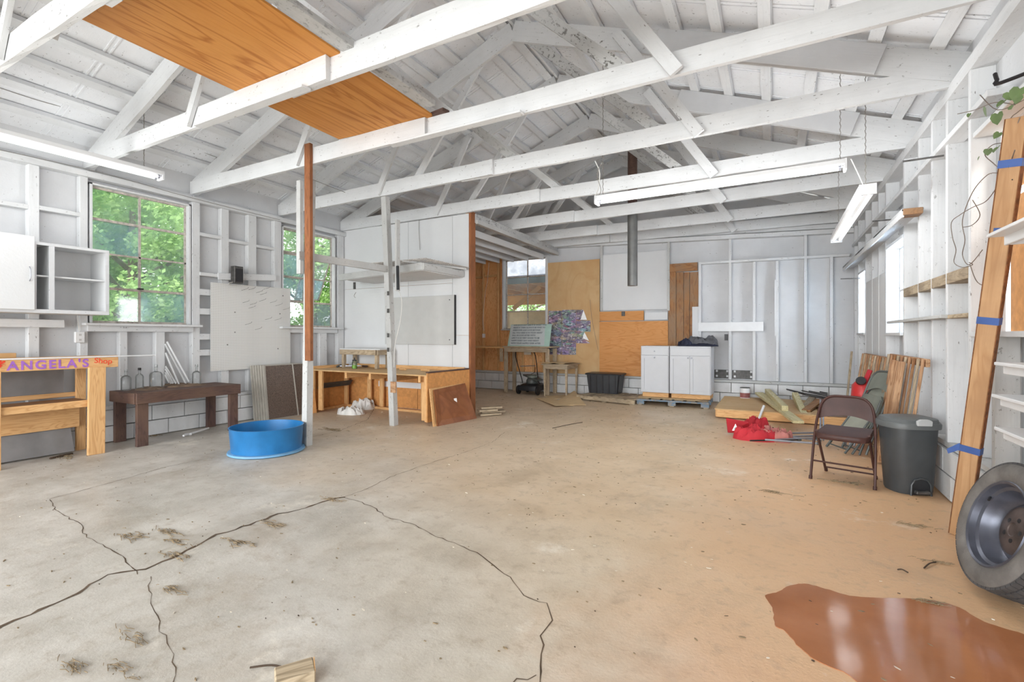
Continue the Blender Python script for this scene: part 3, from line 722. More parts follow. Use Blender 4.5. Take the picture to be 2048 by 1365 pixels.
while y < YB:
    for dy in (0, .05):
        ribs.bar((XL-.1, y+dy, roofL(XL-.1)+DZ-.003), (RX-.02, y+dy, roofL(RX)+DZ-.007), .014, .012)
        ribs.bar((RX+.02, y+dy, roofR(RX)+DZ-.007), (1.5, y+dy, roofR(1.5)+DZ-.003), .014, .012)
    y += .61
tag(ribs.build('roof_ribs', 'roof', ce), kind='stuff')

# ---------------------------------------------------------------- trusses
TY = [(1.45, 1.44), (2.80, 2.68), (4.03, 3.93), (5.45, 5.20), (6.80, 6.66), (8.42, 7.93), (9.55, 9.38), (10.25, 10.45)]
tl = ['nearest roof truss, cut off by the top left of the frame', 'second roof truss from the camera, crossing under the plywood sheet', 'third roof truss, touching the brown timber of the left post',
      'fourth roof truss, carried by the peeling white post', 'fifth roof truss, directly above the white partition', 'sixth roof truss, behind the long light fixture', 'seventh roof truss, just before the back wall', 'last white roof truss against the back wall plate']
def truss(i, yl, yr):
    Y = lambda x: yl+(x-XL)*(yr-yl)/(1.3-XL)
    t = thing('roof_truss', tl[i], 'truss', (-3, Y(-3), ZT), 'white timber roof trusses')
    P = lambda x, z, dy=0: (x, Y(x)+dy, z)
    h = .19; hr = .24 if i == 1 else .19
    sp = -3.12
    beam('tie_beam', P(XL-.09, ZT+h/2, -.022), P(sp, ZT+h/2, -.022), .042, h, 'timber', t, jit=.004)
    beam('tie_beam', P(sp-.5, ZT+hr/2, .022), P(XR+.13, ZT+hr/2, .022), .042, hr, 'timber', t, jit=.004)
    beam('rafter', P(XL-.3, roofL(XL-.3)-.13, .02), P(RX, RZ-.13, .02), .045, .24, 'timber', t, jit=.004)
    beam('rafter', P(RX, RZ-.13, .02), P(XR+.35, roofR(XR+.35)-.13, .02), .045, .24, 'timber', t, jit=.004)
    f, b = -.066, .058
    m = 'timber' if i % 2 else 'speckled'
    beam('web', P(-.65, 3.36, f), P(-1.5, roofR(-1.5)-.10, f), .035, .11, 'timber', t, jit=.002)
    beam('web', P(-.98, 3.44, b), P(-2.66, roofR(-2.66)-.18, b), .035, .11, 'speckled', t, jit=.002)
    beam('web', P(-5.08, 3.40, f), P(-4.38, roofL(-4.38)-.10, f), .035, .09, 'timber', t, jit=.002)
    beam('web', P(-4.52, 3.46, b), P(-3.25, roofL(-3.25)-.10, b), .035, .09, 'timber', t, jit=.002)
    if i > 0: beam('web', P(-2.75, 3.46, b), P(-4.15, roofL(-4.15)-.10, b), .035, .10, 'speckled' if i == 3 else 'timber', t, jit=.002)
    if i in (3, 4): beam('doubler', P(-1.1, roofR(-1.1)-.135, -.03), P(.82, roofR(.82)-.135, -.03), .03, .25, 'wall', t)
    return t
for i, (a, b) in enumerate(TY): truss(i, a, b)
# cleat lying on the third tie beam
tc_ = beam('nailing_strip', (-4.9, 2.71, ZT-.012), (-3.35, 2.70, ZT-.012), .09, .022, 'timber'); tag(tc_, 'thin white strip nailed under the second tie beam', 'strip')
tc_ = beam('nailing_strip', (-3.55, 3.95, ZT-.012), (-2.0, 3.93, ZT-.012), .09, .022, 'timber'); tag(tc_, 'thin white strip nailed under the third tie beam', 'strip')
# plywood sheet and plank resting on the tie beams
ZB = ZT+.192
pl_ = MB(); c4 = [AZ(164, 39, ZB), AZ(678, 279, ZB), AZ(870, 235, ZB)]
e1 = c4[1]-c4[0]; mid = AZ(670, 101, ZB)
c4 = [c4[0], c4[1], c4[2], c4[0]+(c4[2]-c4[1])]
pl_.v = [tuple(p) for p in c4]+[(p.x, p.y, p.z+.018) for p in c4]; pl_.f = [(0, 1, 2, 3), (7, 6, 5, 4), (0, 4, 5, 1), (1, 5, 6, 2), (2, 6, 7, 3), (3, 7, 4, 0)]
tag(pl_.build('plywood_sheet', 'ceilply'), 'orange grained plywood sheet lying on top of the tie beams', 'plywood')
d_ = (c4[1]-c4[0]).normalized(); r_ = (c4[2]-c4[1]).normalized()
pk = beam('plank', c4[3]+r_*.09+Vector((0, 0, .03)), c4[2]+r_*.09-d_*.2+Vector((0, 0, .03)), .12, .05, 'speckled'); tag(pk, 'speckled white plank on the beams along the plywood sheet', 'plank')
sm_ = beam('wood_scrap', AZ(868, 232, ZB+.02), AZ(893, 222, ZB+.02), .10, .04, 'darkwood'); tag(sm_, 'short dark wood scrap beside the plywood sheet corner', 'scrap')

# ================================================================ posts
t = thing('support_post', 'white post with long brown timber screwed to its upper half, beside blue tub', 'post', (-4.97, 4.0, 0), 'support posts')
pb = AZ(612, 893, 0)
beam('post', (pb.x-.02, pb.y+.03, 0), (-5.0, 4.09, ZT), .085, .085, 'timber_old', t, up=(0, 1, 0), jit=.002)
A = AY(618, 722, 3.95); B = AY(617, 288, 3.93)
beam('brown_timber', A, B, .095, .045, 'fresh', t, up=(0, 1, 0))
beam('brown_timber_edge', A+Vector((-.055, .035, 0)), B+Vector((-.055, .035, 0)), .02, .06, 'fresh', t, up=(0, 1, 0))
A = AY(600, 548, 3.98); B = AY(600, 362, 3.98); beam('side_strip', A, B, .07, .05, 'timber_old', t, up=(0, 1, 0), jit=.002)
t = thing('support_post', 'slim peeling white post standing in front of the plywood counter', 'post', (-4.98, 5.45, 0), 'support posts')
pb = AZ(785, 852, 0)
beam('post', (pb.x, pb.y+.03, 0), (-5.02, 5.42, ZT), .09, .09, 'timber_old', t, up=(0, 1, 0), jit=.002)
A = AY(795, 582, 5.45); B = AY(795, 440, 5.45); beam('side_strip', A, B, .03, .08, 'timber_old', t, up=(0, 1, 0))
for py in (587, 622, 671, 700):
    c = AY(776, py, 5.375); MB().box(c.x-.015, c.x+.02, c.y-.006, c.y+.004, c.z-.03, c.z+.03).build('bare_patch', 'metalbox', t)
c = AY(786, 775, 5.38); MB().box(c.x-.047, c.x+.047, c.y-.004, c.y+.02, c.z-.08, c.z+.08).build('bare_patch', 'slat', t)
cr = beam('cross_rail', (-4.98, 3.9, 2.29), (-4.98, 5.50, 2.31), .04, .09, 'timber_old', None, jit=.002)
tag(cr, 'grey white horizontal rail linking the two support posts', 'rail')
t = thing('power_strip', 'black power strip hanging on the peeling post', 'power strip', (-4.9, 5.4, 2.1))
c = AY(795, 532, 5.38); e = AY(796, 580, 5.38); beam('body', c, e, .035, .03, 'black', t, up=(0, 1, 0))
wire([e, AY(803, 600, 5.3), AY(801, 640, 5.35), AY(790, 690, 5.38), AY(788, 735, 5.38)], .005).build('cable', 'cable', t)

# ================================================================ overhead shelf on the partition
t = thing('overhead_shelf', 'white wooden shelf rack hung high on the partition with wire mesh top', 'shelf', (-5.6, 6.2, 2.3))
zf = 2.36
a = AZ(678, 556, zf); b_ = AZ(845, 533, zf)
beam('front_rail', a, b_, .05, .11, 'timber_old', t); c2 = (b_.x+.02, YP-.02, zf)
beam('end_rail', b_, c2, .045, .10, 'timber_old', t)
beam('rear_rail', (a.x-.1, YP-.03, zf+.02), (xe-.15, YP-.03, zf+.02), .04, .10, 'panel', t)
for f_ in (.12, .55): p = a.lerp(b_, f_); beam('cross_rail', p, (p.x, YP-.02, zf), .045, .09, 'timber_old', t)
q0 = a.lerp(b_, .1); q1 = b_
mb = MB(); mb.v = [tuple(q0+Vector((0, 0, -.06))), tuple(q1+Vector((0, 0, -.06))), (q1.x, YP-.01, zf-.06), (q0.x, YP-.01, zf-.06)]
mb.v += [(x, y_, z_+.012) for x, y_, z_ in mb.v]; mb.f = [(0, 1, 2, 3), (7, 6, 5, 4), (0, 4, 5, 1), (1, 5, 6, 2), (2, 6, 7, 3), (3, 7, 4, 0)]
mb.build('shelf_board', 'timber', t)
m = MB(); p0 = a.lerp(b_, .55)
for k in range(26):
    x = p0.x+(xe-.03-p0.x)*k/25; m.bar((x, 5.65, zf+.10), (x+.02, YP-.02, zf+.10), .006, .006)
for k in range(12):
    yy = 5.65+1.1*k/11; m.bar((p0.x, yy, zf+.105), (xe-.02, yy, zf+.105), .006, .006)
tag(m.build('wire_mesh', 'steelwin', t), kind='stuff')
beam('mesh_edge', (p0.x+.7, 5.62, zf+.09), (xe-.02, YP-.1, zf+.07), .02, .03, 'timber_old', t)
c = AY(709, 565, 6.2); MB().box(c.x-.02, c.x+.02, 6.19, 6.21, c.z-.12, c.z).build('hanging_strip', 'metalbox', t)
wire([AY(712, 585, 6.2), AY(708, 592, 6.2), AY(711, 596, 6.2)], .004).build('hook', 'wire', t)

# ================================================================ plywood counter
ct = thing('plywood_counter', 'unfinished open-front plywood bar counter against the white partition', 'counter', (-5.7, 6.2, 0))
XC0, XC1, YC0, YC1, ZC = -7.14, -4.30, 5.80, 6.76, .745
mb = MB().prism([(XC0, YC0), (-4.50, YC0-.06), (-4.46, YC1), (XC0, YC1)], 'z', ZC-.02, ZC); mb.build('top', 'tanply', ct)
beam('rim', (XC0+.1, YC1-.03, ZC+.03), (-4.5, YC1-.03, ZC+.03), .03, .06, 'pine', ct)
beam('rim', (XC0+.0, YC0+.1, ZC+.02), (XC0, YC1-.05, ZC+.02), .02, .06, 'pine', ct)
for px in (693, 741, 790, 840):
    x = AY(px, 745, YC0).x; beam('joist', (x, YC0-.02, ZC-.07), (x, YC1-.06, ZC-.07), .045, .095, 'pine', ct)
for x, y in ((-7.10, 5.86), (-6.9, 5.86), (-7.1, 6.62), (-6.55, 6.66), (-6.25, 6.66), (-5.3, 6.66), (-4.66, 5.88), (-4.54, 5.80), (-4.50, 6.6)):
    beam('leg', (x, y, .04), (x, y, ZC-.02), .09, .04, 'pine', ct, up=(0, 1, 0))
beam('floor_plate', (XC0+.02, 5.84, .02), (XC0+.02, 6.7, .02), .09, .04, 'pine', ct)
beam('floor_plate', (XC0+.02, 6.66, .02), (-4.6, 6.66, .02), .09, .04, 'pine', ct)
for a, b in ((XC0, -6.3), (-6.29, -5.5), (-5.49, -4.45)): MB().box(a, b, YC1-.02, YC1-.005, .04, ZC-.02).build('back_panel', 'osb', ct)
for a, b in ((5.82, 6.25), (6.255, 6.74)): MB().box(XC0-.02, XC0-.005, a, b, .04, ZC-.02).build('side_panel', 'osb', ct)
MB().box(-6.4, -4.7, YC1-.03, YC1-.02, .40, .50).build('white_strip', 'panel', ct)
MB().prism([(-4.50, 5.72), (-4.48, 5.72), (-4.43, 6.78), (-4.45, 6.78)], 'z', .05, ZC+.03).build('end_panel', 'osb', ct)
beam('end_cap', (-4.49, 5.72, ZC+.04), (-4.44, 6.74, ZC+.04), .05, .02, 'darkwood', ct)
fb = MB().box(-6.95, -6.5, 6.1, 6.5, 0, .02); 
for k in range(5):
    t = beam('metal_strip', (XC0+.06+.012*k, 5.95, .40+.02*k), (XC0+.1+.012*k, 6.65, .41+.02*k), .05, .012, 'greyf2')
    tag(t, 'grey metal strip in the bundle under the counter left end', 'metal strip', 'metal strips under the counter')
# brown boards leaning on the counter end
def slab(name, mat, corners, th, parent=None, n=None):
    c = [Vector(p) for p in corners]; nn = (c[1]-c[0]).cross(c[3]-c[0]).normalized()*th
    mb = MB(); mb.v = [tuple(p) for p in c]+[tuple(p+nn) for p in c]; mb.f = [(0, 1, 2, 3), (7, 6, 5, 4), (0, 4, 5, 1), (1, 5, 6, 2), (2, 6, 7, 3), (3, 7, 4, 0)]
    return mb.build(name, mat, parent)
a = AZ(872, 853, 0)+Vector((.03, 0, 0)); b = AZ(958, 838, 0)+Vector((-.04, 0, 0)); h_ = .53
ta = a+Vector((-.07, .0, h_)); tb = Vector((-4.40, b.y-.02, h_+.03))
p_ = slab('cabinet_panel', 'hardboard', [a, b, tb, ta], -.018)
tag(p_, 'dark brown veneer panel with white label leaning on the counter end', 'panel')
c = a.lerp(b, .55).lerp(ta.lerp(tb, .55), .55); ex = (b-a).normalized(); ez = (ta-a).normalized(); nn = ex.cross(ez)*.0
nn = (b-a).cross(ta-a).normalized()
if nn.x < 0: nn = -nn
slab('label', 'white', [c-ex*.03-ez*.06+nn*.003, c+ex*.03-ez*.06+nn*.003, c+ex*.03+ez*.06+nn*.003, c-ex*.03+ez*.06+nn*.003], .002, p_)
o2 = Vector((-.035, -.05, 0)); p2 = slab('plywood_board', 'pine', [a+o2, b+o2, tb+o2, ta+o2+Vector((0, 0, .02))], -.018)
tag(p2, 'raw plywood board whose edge shows behind the dark brown leaning panel', 'panel')
for k, (dy, L) in enumerate(((0, .8), (.05, .9), (-.04, .7), (.03, .8))):
    s = AZ(958, 832, 0); t = beam('short_board', (s.x+.04, s.y-.05+dy, .025+.036*k), (s.x+.34*L, s.y+.30*L+dy, .025+.036*k), .12, .03, 'pallet')
    tag(t, '%s short weathered board of the small stack beside the dark brown panel' % ('lowest', 'second lowest', 'second highest', 'topmost')[k], 'board', 'short boards stacked by the brown panel')
# orange plywood offcut leaning left of counter
a = AZ(583, 832, 0); sb = slab('plywood_offcut', 'osb', [(-7.12, 5.28, 0), (-6.93, 5.79, 0), (-7.02, 5.82, .40), (-7.2, 5.28, .36)], .015)
tag(sb, 'small orange plywood offcut leaning left of the plywood counter', 'plywood')
sb = beam('leaning_stick', (-7.03, 5.74, .02), (-7.18, 5.78, .70), .05, .03, 'pine', up=(0, 1, 0)); tag(sb, 'raw timber stick leaning at the counter left corner', 'stick')
# white bench on the counter
t = thing('small_bench', 'small whitewashed bench standing on top of the plywood counter', 'bench', (-6.5, 6.5, ZC))
bw = (-6.98, -6.12, 6.38, 6.72); zb = 1.10
MB().box(bw[0]-.02, bw[1]+.1, bw[2]-.02, bw[3]+.02, zb-.02, zb).build('top', 'timber', t)
beam('apron', (bw[0]-.02, bw[2]-.01, zb-.065), (bw[1], bw[2]-.01, zb-.065), .02, .09, 'pine_grey', t)
beam('apron', (bw[1]+.04, bw[2]-.01, zb-.065), (bw[1]+.04, bw[3]+.02, zb-.065), .02, .09, 'pine_grey', t)
for x in (bw[0]+.03, bw[1]-.02):
    for y in (bw[2]+.04, bw[3]-.03): beam('leg', (x, y, ZC), (x, y, zb-.02), .06, .06, 'pine_grey', t)
beam('leg', (bw[1]+.1, bw[3]-.05, ZC), (bw[1]+.1, bw[3]-.05, zb-.02), .03, .06, 'pine_grey', t)
# jar with green liquid
c = AZ(709, 738, ZC); t = thing('glass_jar', 'small glass jar of green liquid with black pump lid on the counter', 'jar', c)
R = Matrix.Translation(c)
MB().lathe([(.0, 0), (.042, .002), (.045, .01), (.045, .11), (.036, .13), (.034, .14)], 20, R).build('body', 'jar', t, True)
MB().lathe([(.0, .005), (.04, .006), (.04, .065), (0, .065)], 20, R).build('liquid', 'liquid', t, True)
MB().lathe([(0, .14), (.038, .14), (.038, .158), (.012, .16), (.008, .2), (0, .2)], 20, R).build('lid', 'blackm', t, True)
for k, (px, py, mt) in enumerate(((745, 733, 'pine_grey'), (850, 743, 'pine'), (805, 741, 'pine'), (728, 735, 'darkwood'))):
    c = AZ(px, py, ZC); t = beam('wood_offcut', c+Vector((-.09, .02*k, .02)), c+Vector((.09, -.02, .02)), .04, .03, mt)
    tag(t, ['grey offcut behind the peeling post on the counter', 'pale offcut at the right half of the counter', 'pale offcut right of the peeling post on the counter', 'dark offcut beside the green jar'][k], 'offcut')
c = AZ(674, 728, ZC); t = thing('metal_clamp', 'flat grey metal tool lying at the back left of the counter', 'tool', c)
beam('bar', (-7.05, 6.35, ZC+.03), (-6.7, 6.6, ZC+.03), .03, .02, 'alu', t); beam('jaw', (-7.0, 6.3, ZC+.02), (-7.05, 6.5, ZC+.05), .03, .03, 'greyf2', t)
# plastic bags
crumple('plastic_bag', 'bag', None, AZ(700, 828, 0), .26, .15, .13, .1, seed=3, rug=.95); tag(COL.objects[-1], 'left crumpled white plastic bag on the floor by the counter', 'bag', 'plastic bags')
crumple('plastic_bag', 'bag', None, AZ(728, 818, 0), .22, .15, .16, .4, seed=8, rug=.95); tag(COL.objects[-1], 'right crumpled white plastic bag, nearer the counter post', 'bag', 'plastic bags')

# ================================================================ left wall things
# pegboard with hooks
t = thing('pegboard', 'white pegboard hung on the left wall between the windows', 'pegboard', (XL, 4.9, .8))
q = [AX(421, 565, XL+.02), AX(580, 578, XL+.02), AX(580, 733, XL+.02), AX(421, 743, XL+.02)]
slab('board', 'peg', q, -.008, t)
for px, py in [(483, 581), (497, 580), (512, 586), (527, 579), (520, 590), (485, 606), (500, 610), (518, 603), (540, 606), (551, 612), (566, 620), (497, 617), (530, 640), (549, 641), (490, 650), (510, 660)]:
    c = AX(px, py, XL+.03); e = AX(px+13, py-4, XL+.10); wire([c, c.lerp(e, .5)+Vector((0, 0, -.003)), e, e+Vector((.003, .0, .018))], .0026, 4, 2).build('hook', 'pegdark', t)
for px, py in [(470, 625), (455, 690), (556, 698), (566, 592), (560, 628), (470, 665)]:
    c = AX(px, py, XL+.03); MB().box(c.x-.004, c.x+.002, c.y-.009, c.y+.009, c.z-.009, c.z+.009).build('plug', 'pegdark', t)
c = AX(470, 565, XL+.05); t = thing('metal_box', 'dark metal box on the ledge above the pegboard', 'box', c)
MB().box(c.x-.0, c.x+.10, c.y-.07, c.y+.07, c.z-.02, c.z+.24).build('box', 'metalbox', t, bevel=.006)
MB().box(c.x+.10, c.x+.108, c.y-.05, c.y+.06, c.z+.0, c.z+.20).build('cover', 'blackm', t)
wire([c+Vector((.05, -.05, .0)), c+Vector((.08, -.15, -.04)), c+Vector((.05, -.05, -.06)), c+Vector((.06, .08, -.04))], .006).build('cable', 'cable', t)
# wall cabinet
Xf = -6.93
t = thing('wall_cabinet', 'white wall cabinet with one open shelf section left of the window', 'cabinet', (-7.1, 2.2, 1.57))
y1 = AX(217, 560, Xf).y; ym = AX(68, 560, Xf).y; y0 = ym-.62; zt_, zb_ = 2.335, 1.575
cb = MB()
cb.box(XL, Xf, y0, y1, zt_-.02, zt_); cb.box(XL, Xf, y0, y1, zb_, zb_+.02); cb.box(XL, Xf, y1-.02, y1, zb_+.021, zt_-.021); cb.box(XL, Xf, y0, y0+.02, zb_+.021, zt_-.021)
cb.box(XL, XL+.01, y0+.021, y1-.021, zb_+.021, zt_-.021); cb.box(XL+.012, Xf-.001, AX(103, 560, Xf).y-.01, AX(103, 560, Xf).y+.01, zb_+.021, zt_-.021)
cb.build('carcass', 'panel', t)
fr = MB()
for ya in (y1-.035, AX(97, 560, Xf).y, ym-.03): fr.box(Xf+.001, Xf+.018, ya, ya+.045 if ya != y1-.035 else y1, zb_+.041, zt_-.031)
fr.box(Xf, Xf+.018, y0, y1, zt_-.03, zt_); fr.box(Xf, Xf+.018, y0, y1, zb_, zb_+.04); fr.build('face_frame', 'wall', t)
MB().box(XL, Xf-.03, y0+.02, y1-.02, 1.97, 1.985).build('shelf', 'panel', t)
dr = MB().box(Xf+.02, Xf+.04, y0+.02, ym-.005, zb_+.03, zt_+.05).build('door', 'panel', t, bevel=.003)
c = AX(59, 548, Xf+.045); wire([c+Vector((0, 0, .075)), c+Vector((.025, 0, .05)), c+Vector((.03, 0, 0)), c+Vector((.025, 0, -.05)), c+Vector((0, 0, -.075))], .005, 6, 4).build('handle', 'alu', dr)
for z in (2.2, 1.66): MB().box(Xf+.018, Xf+.023, y1-.035, y1-.005, z-.04, z+.04).build('hinge', 'wall', t)
# sticks and thin trim pile behind the bench
for k, (p0, p1) in enumerate((((372, 768), (330, 688)), ((358, 770), (331, 706)), ((352, 768), (331, 733)), ((346, 768), (331, 738)), ((342, 768), (331, 745)), ((338, 766), (330, 750)), ((378, 764), (334, 684)))):
    a = AX(*p0, XL+.05+.012*k); b = AX(*p1, XL+.0+.006*k)
    r = beam('trim_strip', a, b, .012, .022, 'panel')
    tag(r, 'thin white trim strip in the fan leaning behind the dark bench', 'strip', 'white trim strips behind the bench')
# dark bench
t = thing('dark_bench', 'dark stained wooden bench with bottles on it along the left wall', 'bench', (-7, 3.6, 0))
bx0, bx1, by0, by1, bz_ = -7.26, -6.66, 2.98, 4.24, .645
for k in range(4): beam('top_board', (bx0+.075+k*.15, by0, bz_-.01), (bx0+.075+k*.15, by1, bz_-.01), .146, .02, 'darkwood', t)
beam('apron', (bx1+.01, by0-.01, bz_-.065), (bx1+.01, by1+.01, bz_-.065), .03, .13, 'darkwood', t)
beam('apron', (bx0, by0-.01, bz_-.065), (bx1, by0-.01, bz_-.065), .03, .13, 'darkwood', t)
beam('apron', (bx0, by1, bz_-.065), (bx1, by1, bz_-.065), .03, .13, 'darkwood', t)
for x in (bx0+.04, bx1-.03):
    for y in (by0+.07, by1-.07): beam('leg', (x, y, 0), (x, y, bz_-.02), .05, .12, 'darkwood', t, up=(0, 1, 0))
for k, (px, py) in enumerate(((300, 778), (345, 770), (372, 772))):
    c = AZ(px, py, bz_); t = crumple('paper_scrap', 'paper', None, c, .24, .16, .022, -.5+k, seed=20+k, rug=.7)
    tag(t, ['leftmost crumpled dark paper on the dark bench', 'middle crumpled dark paper on the dark bench', 'rightmost crumpled paper on the dark bench'][k], 'paper', 'papers on the bench')
def bottle(px, py, h, r, neck, lab, cork=False, flat=1):
    c = AX(px, py, -7.12); c.z = bz_; t = thing('glass_bottle', lab, 'bottle', c, 'glass bottles on the dark bench')
    R = Matrix.Translation(c); b = h-neck
    MB().lathe([(0, .003), (r*.92, .003), (r, .012), (r, b*.80), (r*.8, b*.93), (.018, b), (.014, b+.01), (.014, h-.012), (.019, h-.01), (.019, h)], 20, R, sx=flat, sy=1).build('body', 'bottle', t, True)
    MB().lathe([(.014, h-.004), (.018, h), (.018, h+.025), (.0, h+.027)], 12, R).build('stopper', 'blackm' if cork else 'bottle', t, True)
bottle(252, 772, .24, .055, .05, 'leftmost clear glass bottle on the dark bench, with short neck')
bottle(279, 772, .25, .045, .05, 'clear glass bottle with a black stopper on the dark bench', True)
bottle(312, 768, .28, .075, .06, 'widest clear glass jug on the dark bench', flat=.8)
bottle(393, 766, .26, .055, .07, 'clear glass bottle at the right end of the dark bench')
# workbench with lettering
t = thing('workbench', 'raw pine workbench with painted lettering across its top rail at far left', 'workbench', (-6.95, 2.2, 0))
Xw = -6.75; yr = AX(235, 712, Xw).y
beam('top_rail', (Xw, .6, 1.035), (Xw, yr, 1.035), .04, .135, 'pine', t)
beam('top_board', (Xw-.2, .6, 1.085), (Xw-.2, yr-.05, 1.085), .36, .02, 'pine', t)
A = AZ(215, 905, 0); beam('front_leg', (A.x, 2.60, 0), (Xw+.03, 2.62, .975), .04, .155, 'pine', t, up=(0, 1, 0))
beam('front_leg', (Xw+.02, 1.80, 0), (Xw+.02, 1.80, .975), .04, .09, 'pine', t, up=(0, 1, 0))
beam('rear_leg', (-7.12, 2.62, 0), (-7.12, 2.62, 1.08), .04, .09, 'pine', t, up=(0, 1, 0)); beam('rear_leg', (-7.12, 1.8, 0), (-7.12, 1.8, 1.08), .04, .09, 'pine', t, up=(0, 1, 0))
beam('shelf_lip', (Xw, 1.0, .575), (Xw, 2.57, .575), .03, .075, 'pine', t); beam('shelf_board', (-6.95, 1.0, .60), (-6.95, 2.57, .60), .36, .018, 'brownpanel', t)
beam('rear_shelf_rail', (-7.14, 1.0, .655), (-7.14, 2.6, .655), .03, .05, 'pine', t)
beam('lower_board', (-7.02, 1.0, .40), (-7.02, 2.57, .40), .025, .22, 'pine', t)
slab('plastic_film', 'plasticfilm', [(-7.16, 1.0, .66), (-7.16, 2.48, .66), (-7.16, 2.48, 1.04), (-7.16, 1.0, 1.04)], .004, t)
slab('lower_film', 'plasticfilm', [(-7.0, 1.0, .02), (-7.0, 2.52, .02), (-7.05, 2.5, .30), (-7.05, 1.0, .30)], .004, t)
def text(body, mat, loc, size, rot, parent, ext=.0015, sh=1, off=0.0, align='LEFT'):
    c = D.curves.new('lettering', 'FONT'); c.body = body; c.size = size; c.extrude = ext; c.offset = off; c.align_x = align; c.space_character = sh
    c.materials.append(M[mat]); o = D.objects.new('lettering', c)
    mw = Matrix.Translation(Vector(loc)) @ rot
    me = D.meshes.new_from_object(o); D.objects.remove(o); me.materials.clear(); me.materials.append(M[mat])
    return link(D.objects.new('lettering', me), parent, mw)
RX90 = Matrix.Rotation(math.pi/2, 4, 'Z') @ Matrix.Rotation(math.pi/2, 4, 'X')      # faces +X, reads along +Y
y_ = AX(14, 730, Xw+.021).y
text("ANGELA'S", 'purple', (Xw+.0215, y_, .985), .125, RX90, t, sh=1.22, off=.0035)
text("Shop", 'red' if False else 'redink', (Xw+.0215, AX(186, 722, Xw).y, 1.025), .085, RX90 @ Matrix.Rotation(math.radians(-6), 4, 'Z'), t)
text("*", 'redink', (Xw+.0215, AX(-6, 735, Xw).y-.02, .97), .17, RX90, t, off=.004)
pr = MB().tube([AX(0, 719, Xw+.05)+Vector((0, -.5, 0)), AX(310, 711, Xw+.05)], .008, 8).build('white_rod', 'white_soft')
tag(pr, 'long thin white rod lying on top of the lettered workbench', 'rod')
bk = beam('board', (-7.2, 1.2, 1.12), (-7.2, 2.08, 1.12), .12, .05, 'tanply'); tag(bk, 'pale board resting at the back of the lettered workbench', 'board')
# grey-edged sheets leaning on wall
for k in range(6):
    x0 = -7.0-.030*k; y0 = 4.90-.022*k
    s = slab('laminate_sheet', 'sheetedge', [(x0, y0, 0), (x0, y0+.78, 0), (x0-.10, y0+.78, .86), (x0-.10, y0, .86)], .022)
    tag(s, '%s grey edged sheet of the stack leaning under the pegboard' % ('front', 'second', 'third', 'fourth', 'fifth', 'rearmost')[k], 'sheet', 'sheets leaning under the pegboard')
    if k == 0:
        s['label'] = 'front dark speckled sheet of the stack under the pegboard'
        slab('dark_face', 'sheetdark', [(x0+.024, y0+.03, .012), (x0+.024, y0+.77, .012), (x0-.073, y0+.77, .85), (x0-.073, y0+.03, .85)], .003, s)
        beam('batten', (x0+.034, y0+.56, .0), (x0-.066, y0+.52, .86), .012, .02, 'sheetedge', s, up=(0, 1, 0))
# blue tub
c = Vector((-5.13, 3.60, 0)); t = thing('blue_tub', 'round blue plastic tub on the floor beside the left post', 'tub', c)
R = Matrix.Translation(c)
MB().lathe([(.365, .028), (.385, .29), (.392, .298), (.380, .30), (.357, .05), (0, .04)], 56, R).build('wall', 'tub', t, True)
MB().lathe([(0, 0), (.385, .0), (.405, .012), (.40, .03), (.366, .034), (0, .034)], 56, R).build('base_ring', 'tub_rim', t, True)
# white pipe piece on the floor
A = AZ(367, 872, .02); B = AZ(417, 857, .02)
t = thing('pipe_scrap', 'small white plastic tee pipe on the floor in front of the bench', 'pipe', A)
MB().tube([A, B], .014, 8).build('pipe', 'white_soft', t); c = A.lerp(B, .2); MB().tube([c+Vector((.0, -.05, -.003)), c+Vector((.0, .03, -.003))], .018, 8).build('tee', 'white_soft', t)

# ================================================================ back room things
# long side table along the back wall
t = thing('work_table', 'tall weathered pine table along the back wall holding the sign', 'table', (-5.8, 10.2, 0))
zt2 = 1.055
A = AY(944, 690, 10.0); B = AY(1104, 696, 10.0)
beam('top_board', (A.x-.3, 10.2, zt2), (AY(1022, 695, 10.0).x, 10.2, zt2), .5, .035, 'pine', t)
beam('top_board', (AY(1008, 695, 10.0).x, 10.18, zt2+.02), (B.x+.0, 10.18, zt2+.02), .5, .03, 'pine_grey', t)
beam('apron', (AY(1010, 700, 10.).x, 9.96, zt2-.05), (AY(1096, 700, 10.).x, 9.96, zt2-.05), .025, .10, 'pine_grey', t)
for px in (1012, 1095):
    x = AY(px, 780, 10.0).x
    beam('leg', (x, 10.0, 0), (x, 10.0, zt2-.02), .09, .045, 'pine_grey', t, up=(0, 1, 0)); beam('leg', (x+.0, 10.42, 0), (x, 10.42, zt2-.02), .09, .045, 'pine_grey', t, up=(0, 1, 0))
x = AY(1004, 720, 10.0).x; beam('brace', (x, 9.97, .72), (x, 9.97, zt2-.02), .08, .03, 'pine_grey', t, up=(0, 1, 0))
# sign with rows of grey words
a = AY(1015, 692, 10.02); b = AY(1098, 692, 10.02); a.z = b.z = zt2+.035; zt3 = AY(1060, 649, 10.25).z
ta = Vector((AY(1022, 650, 10.28).x, 10.28, zt3)); tb = Vector((AY(1103, 650, 10.28).x, 10.28, zt3))
sg = thing('word_sign', 'pale mint board sign with rows of faint grey words on the table', 'sign', a)
slab('board', 'mint', [a, b, tb, ta], -.03, sg)
ex = (b-a).normalized(); ez = ((ta+tb)/2-(a+b)/2).normalized(); nn = ex.cross(ez)
if nn.y > 0: nn = -nn
H_ = ((ta+tb)/2-(a+b)/2).length; W_ = (b-a).length
o0 = a+ex*.05+ez*.02+nn*.002; sh_ = (ta-a).dot(ex)
slab('face', 'signgrey', [o0, o0+ex*(W_*.84), o0+ex*(W_*.84+sh_*.9)+ez*(H_-.04), o0+ex*(sh_*.9)+ez*(H_-.04)], .002, sg)
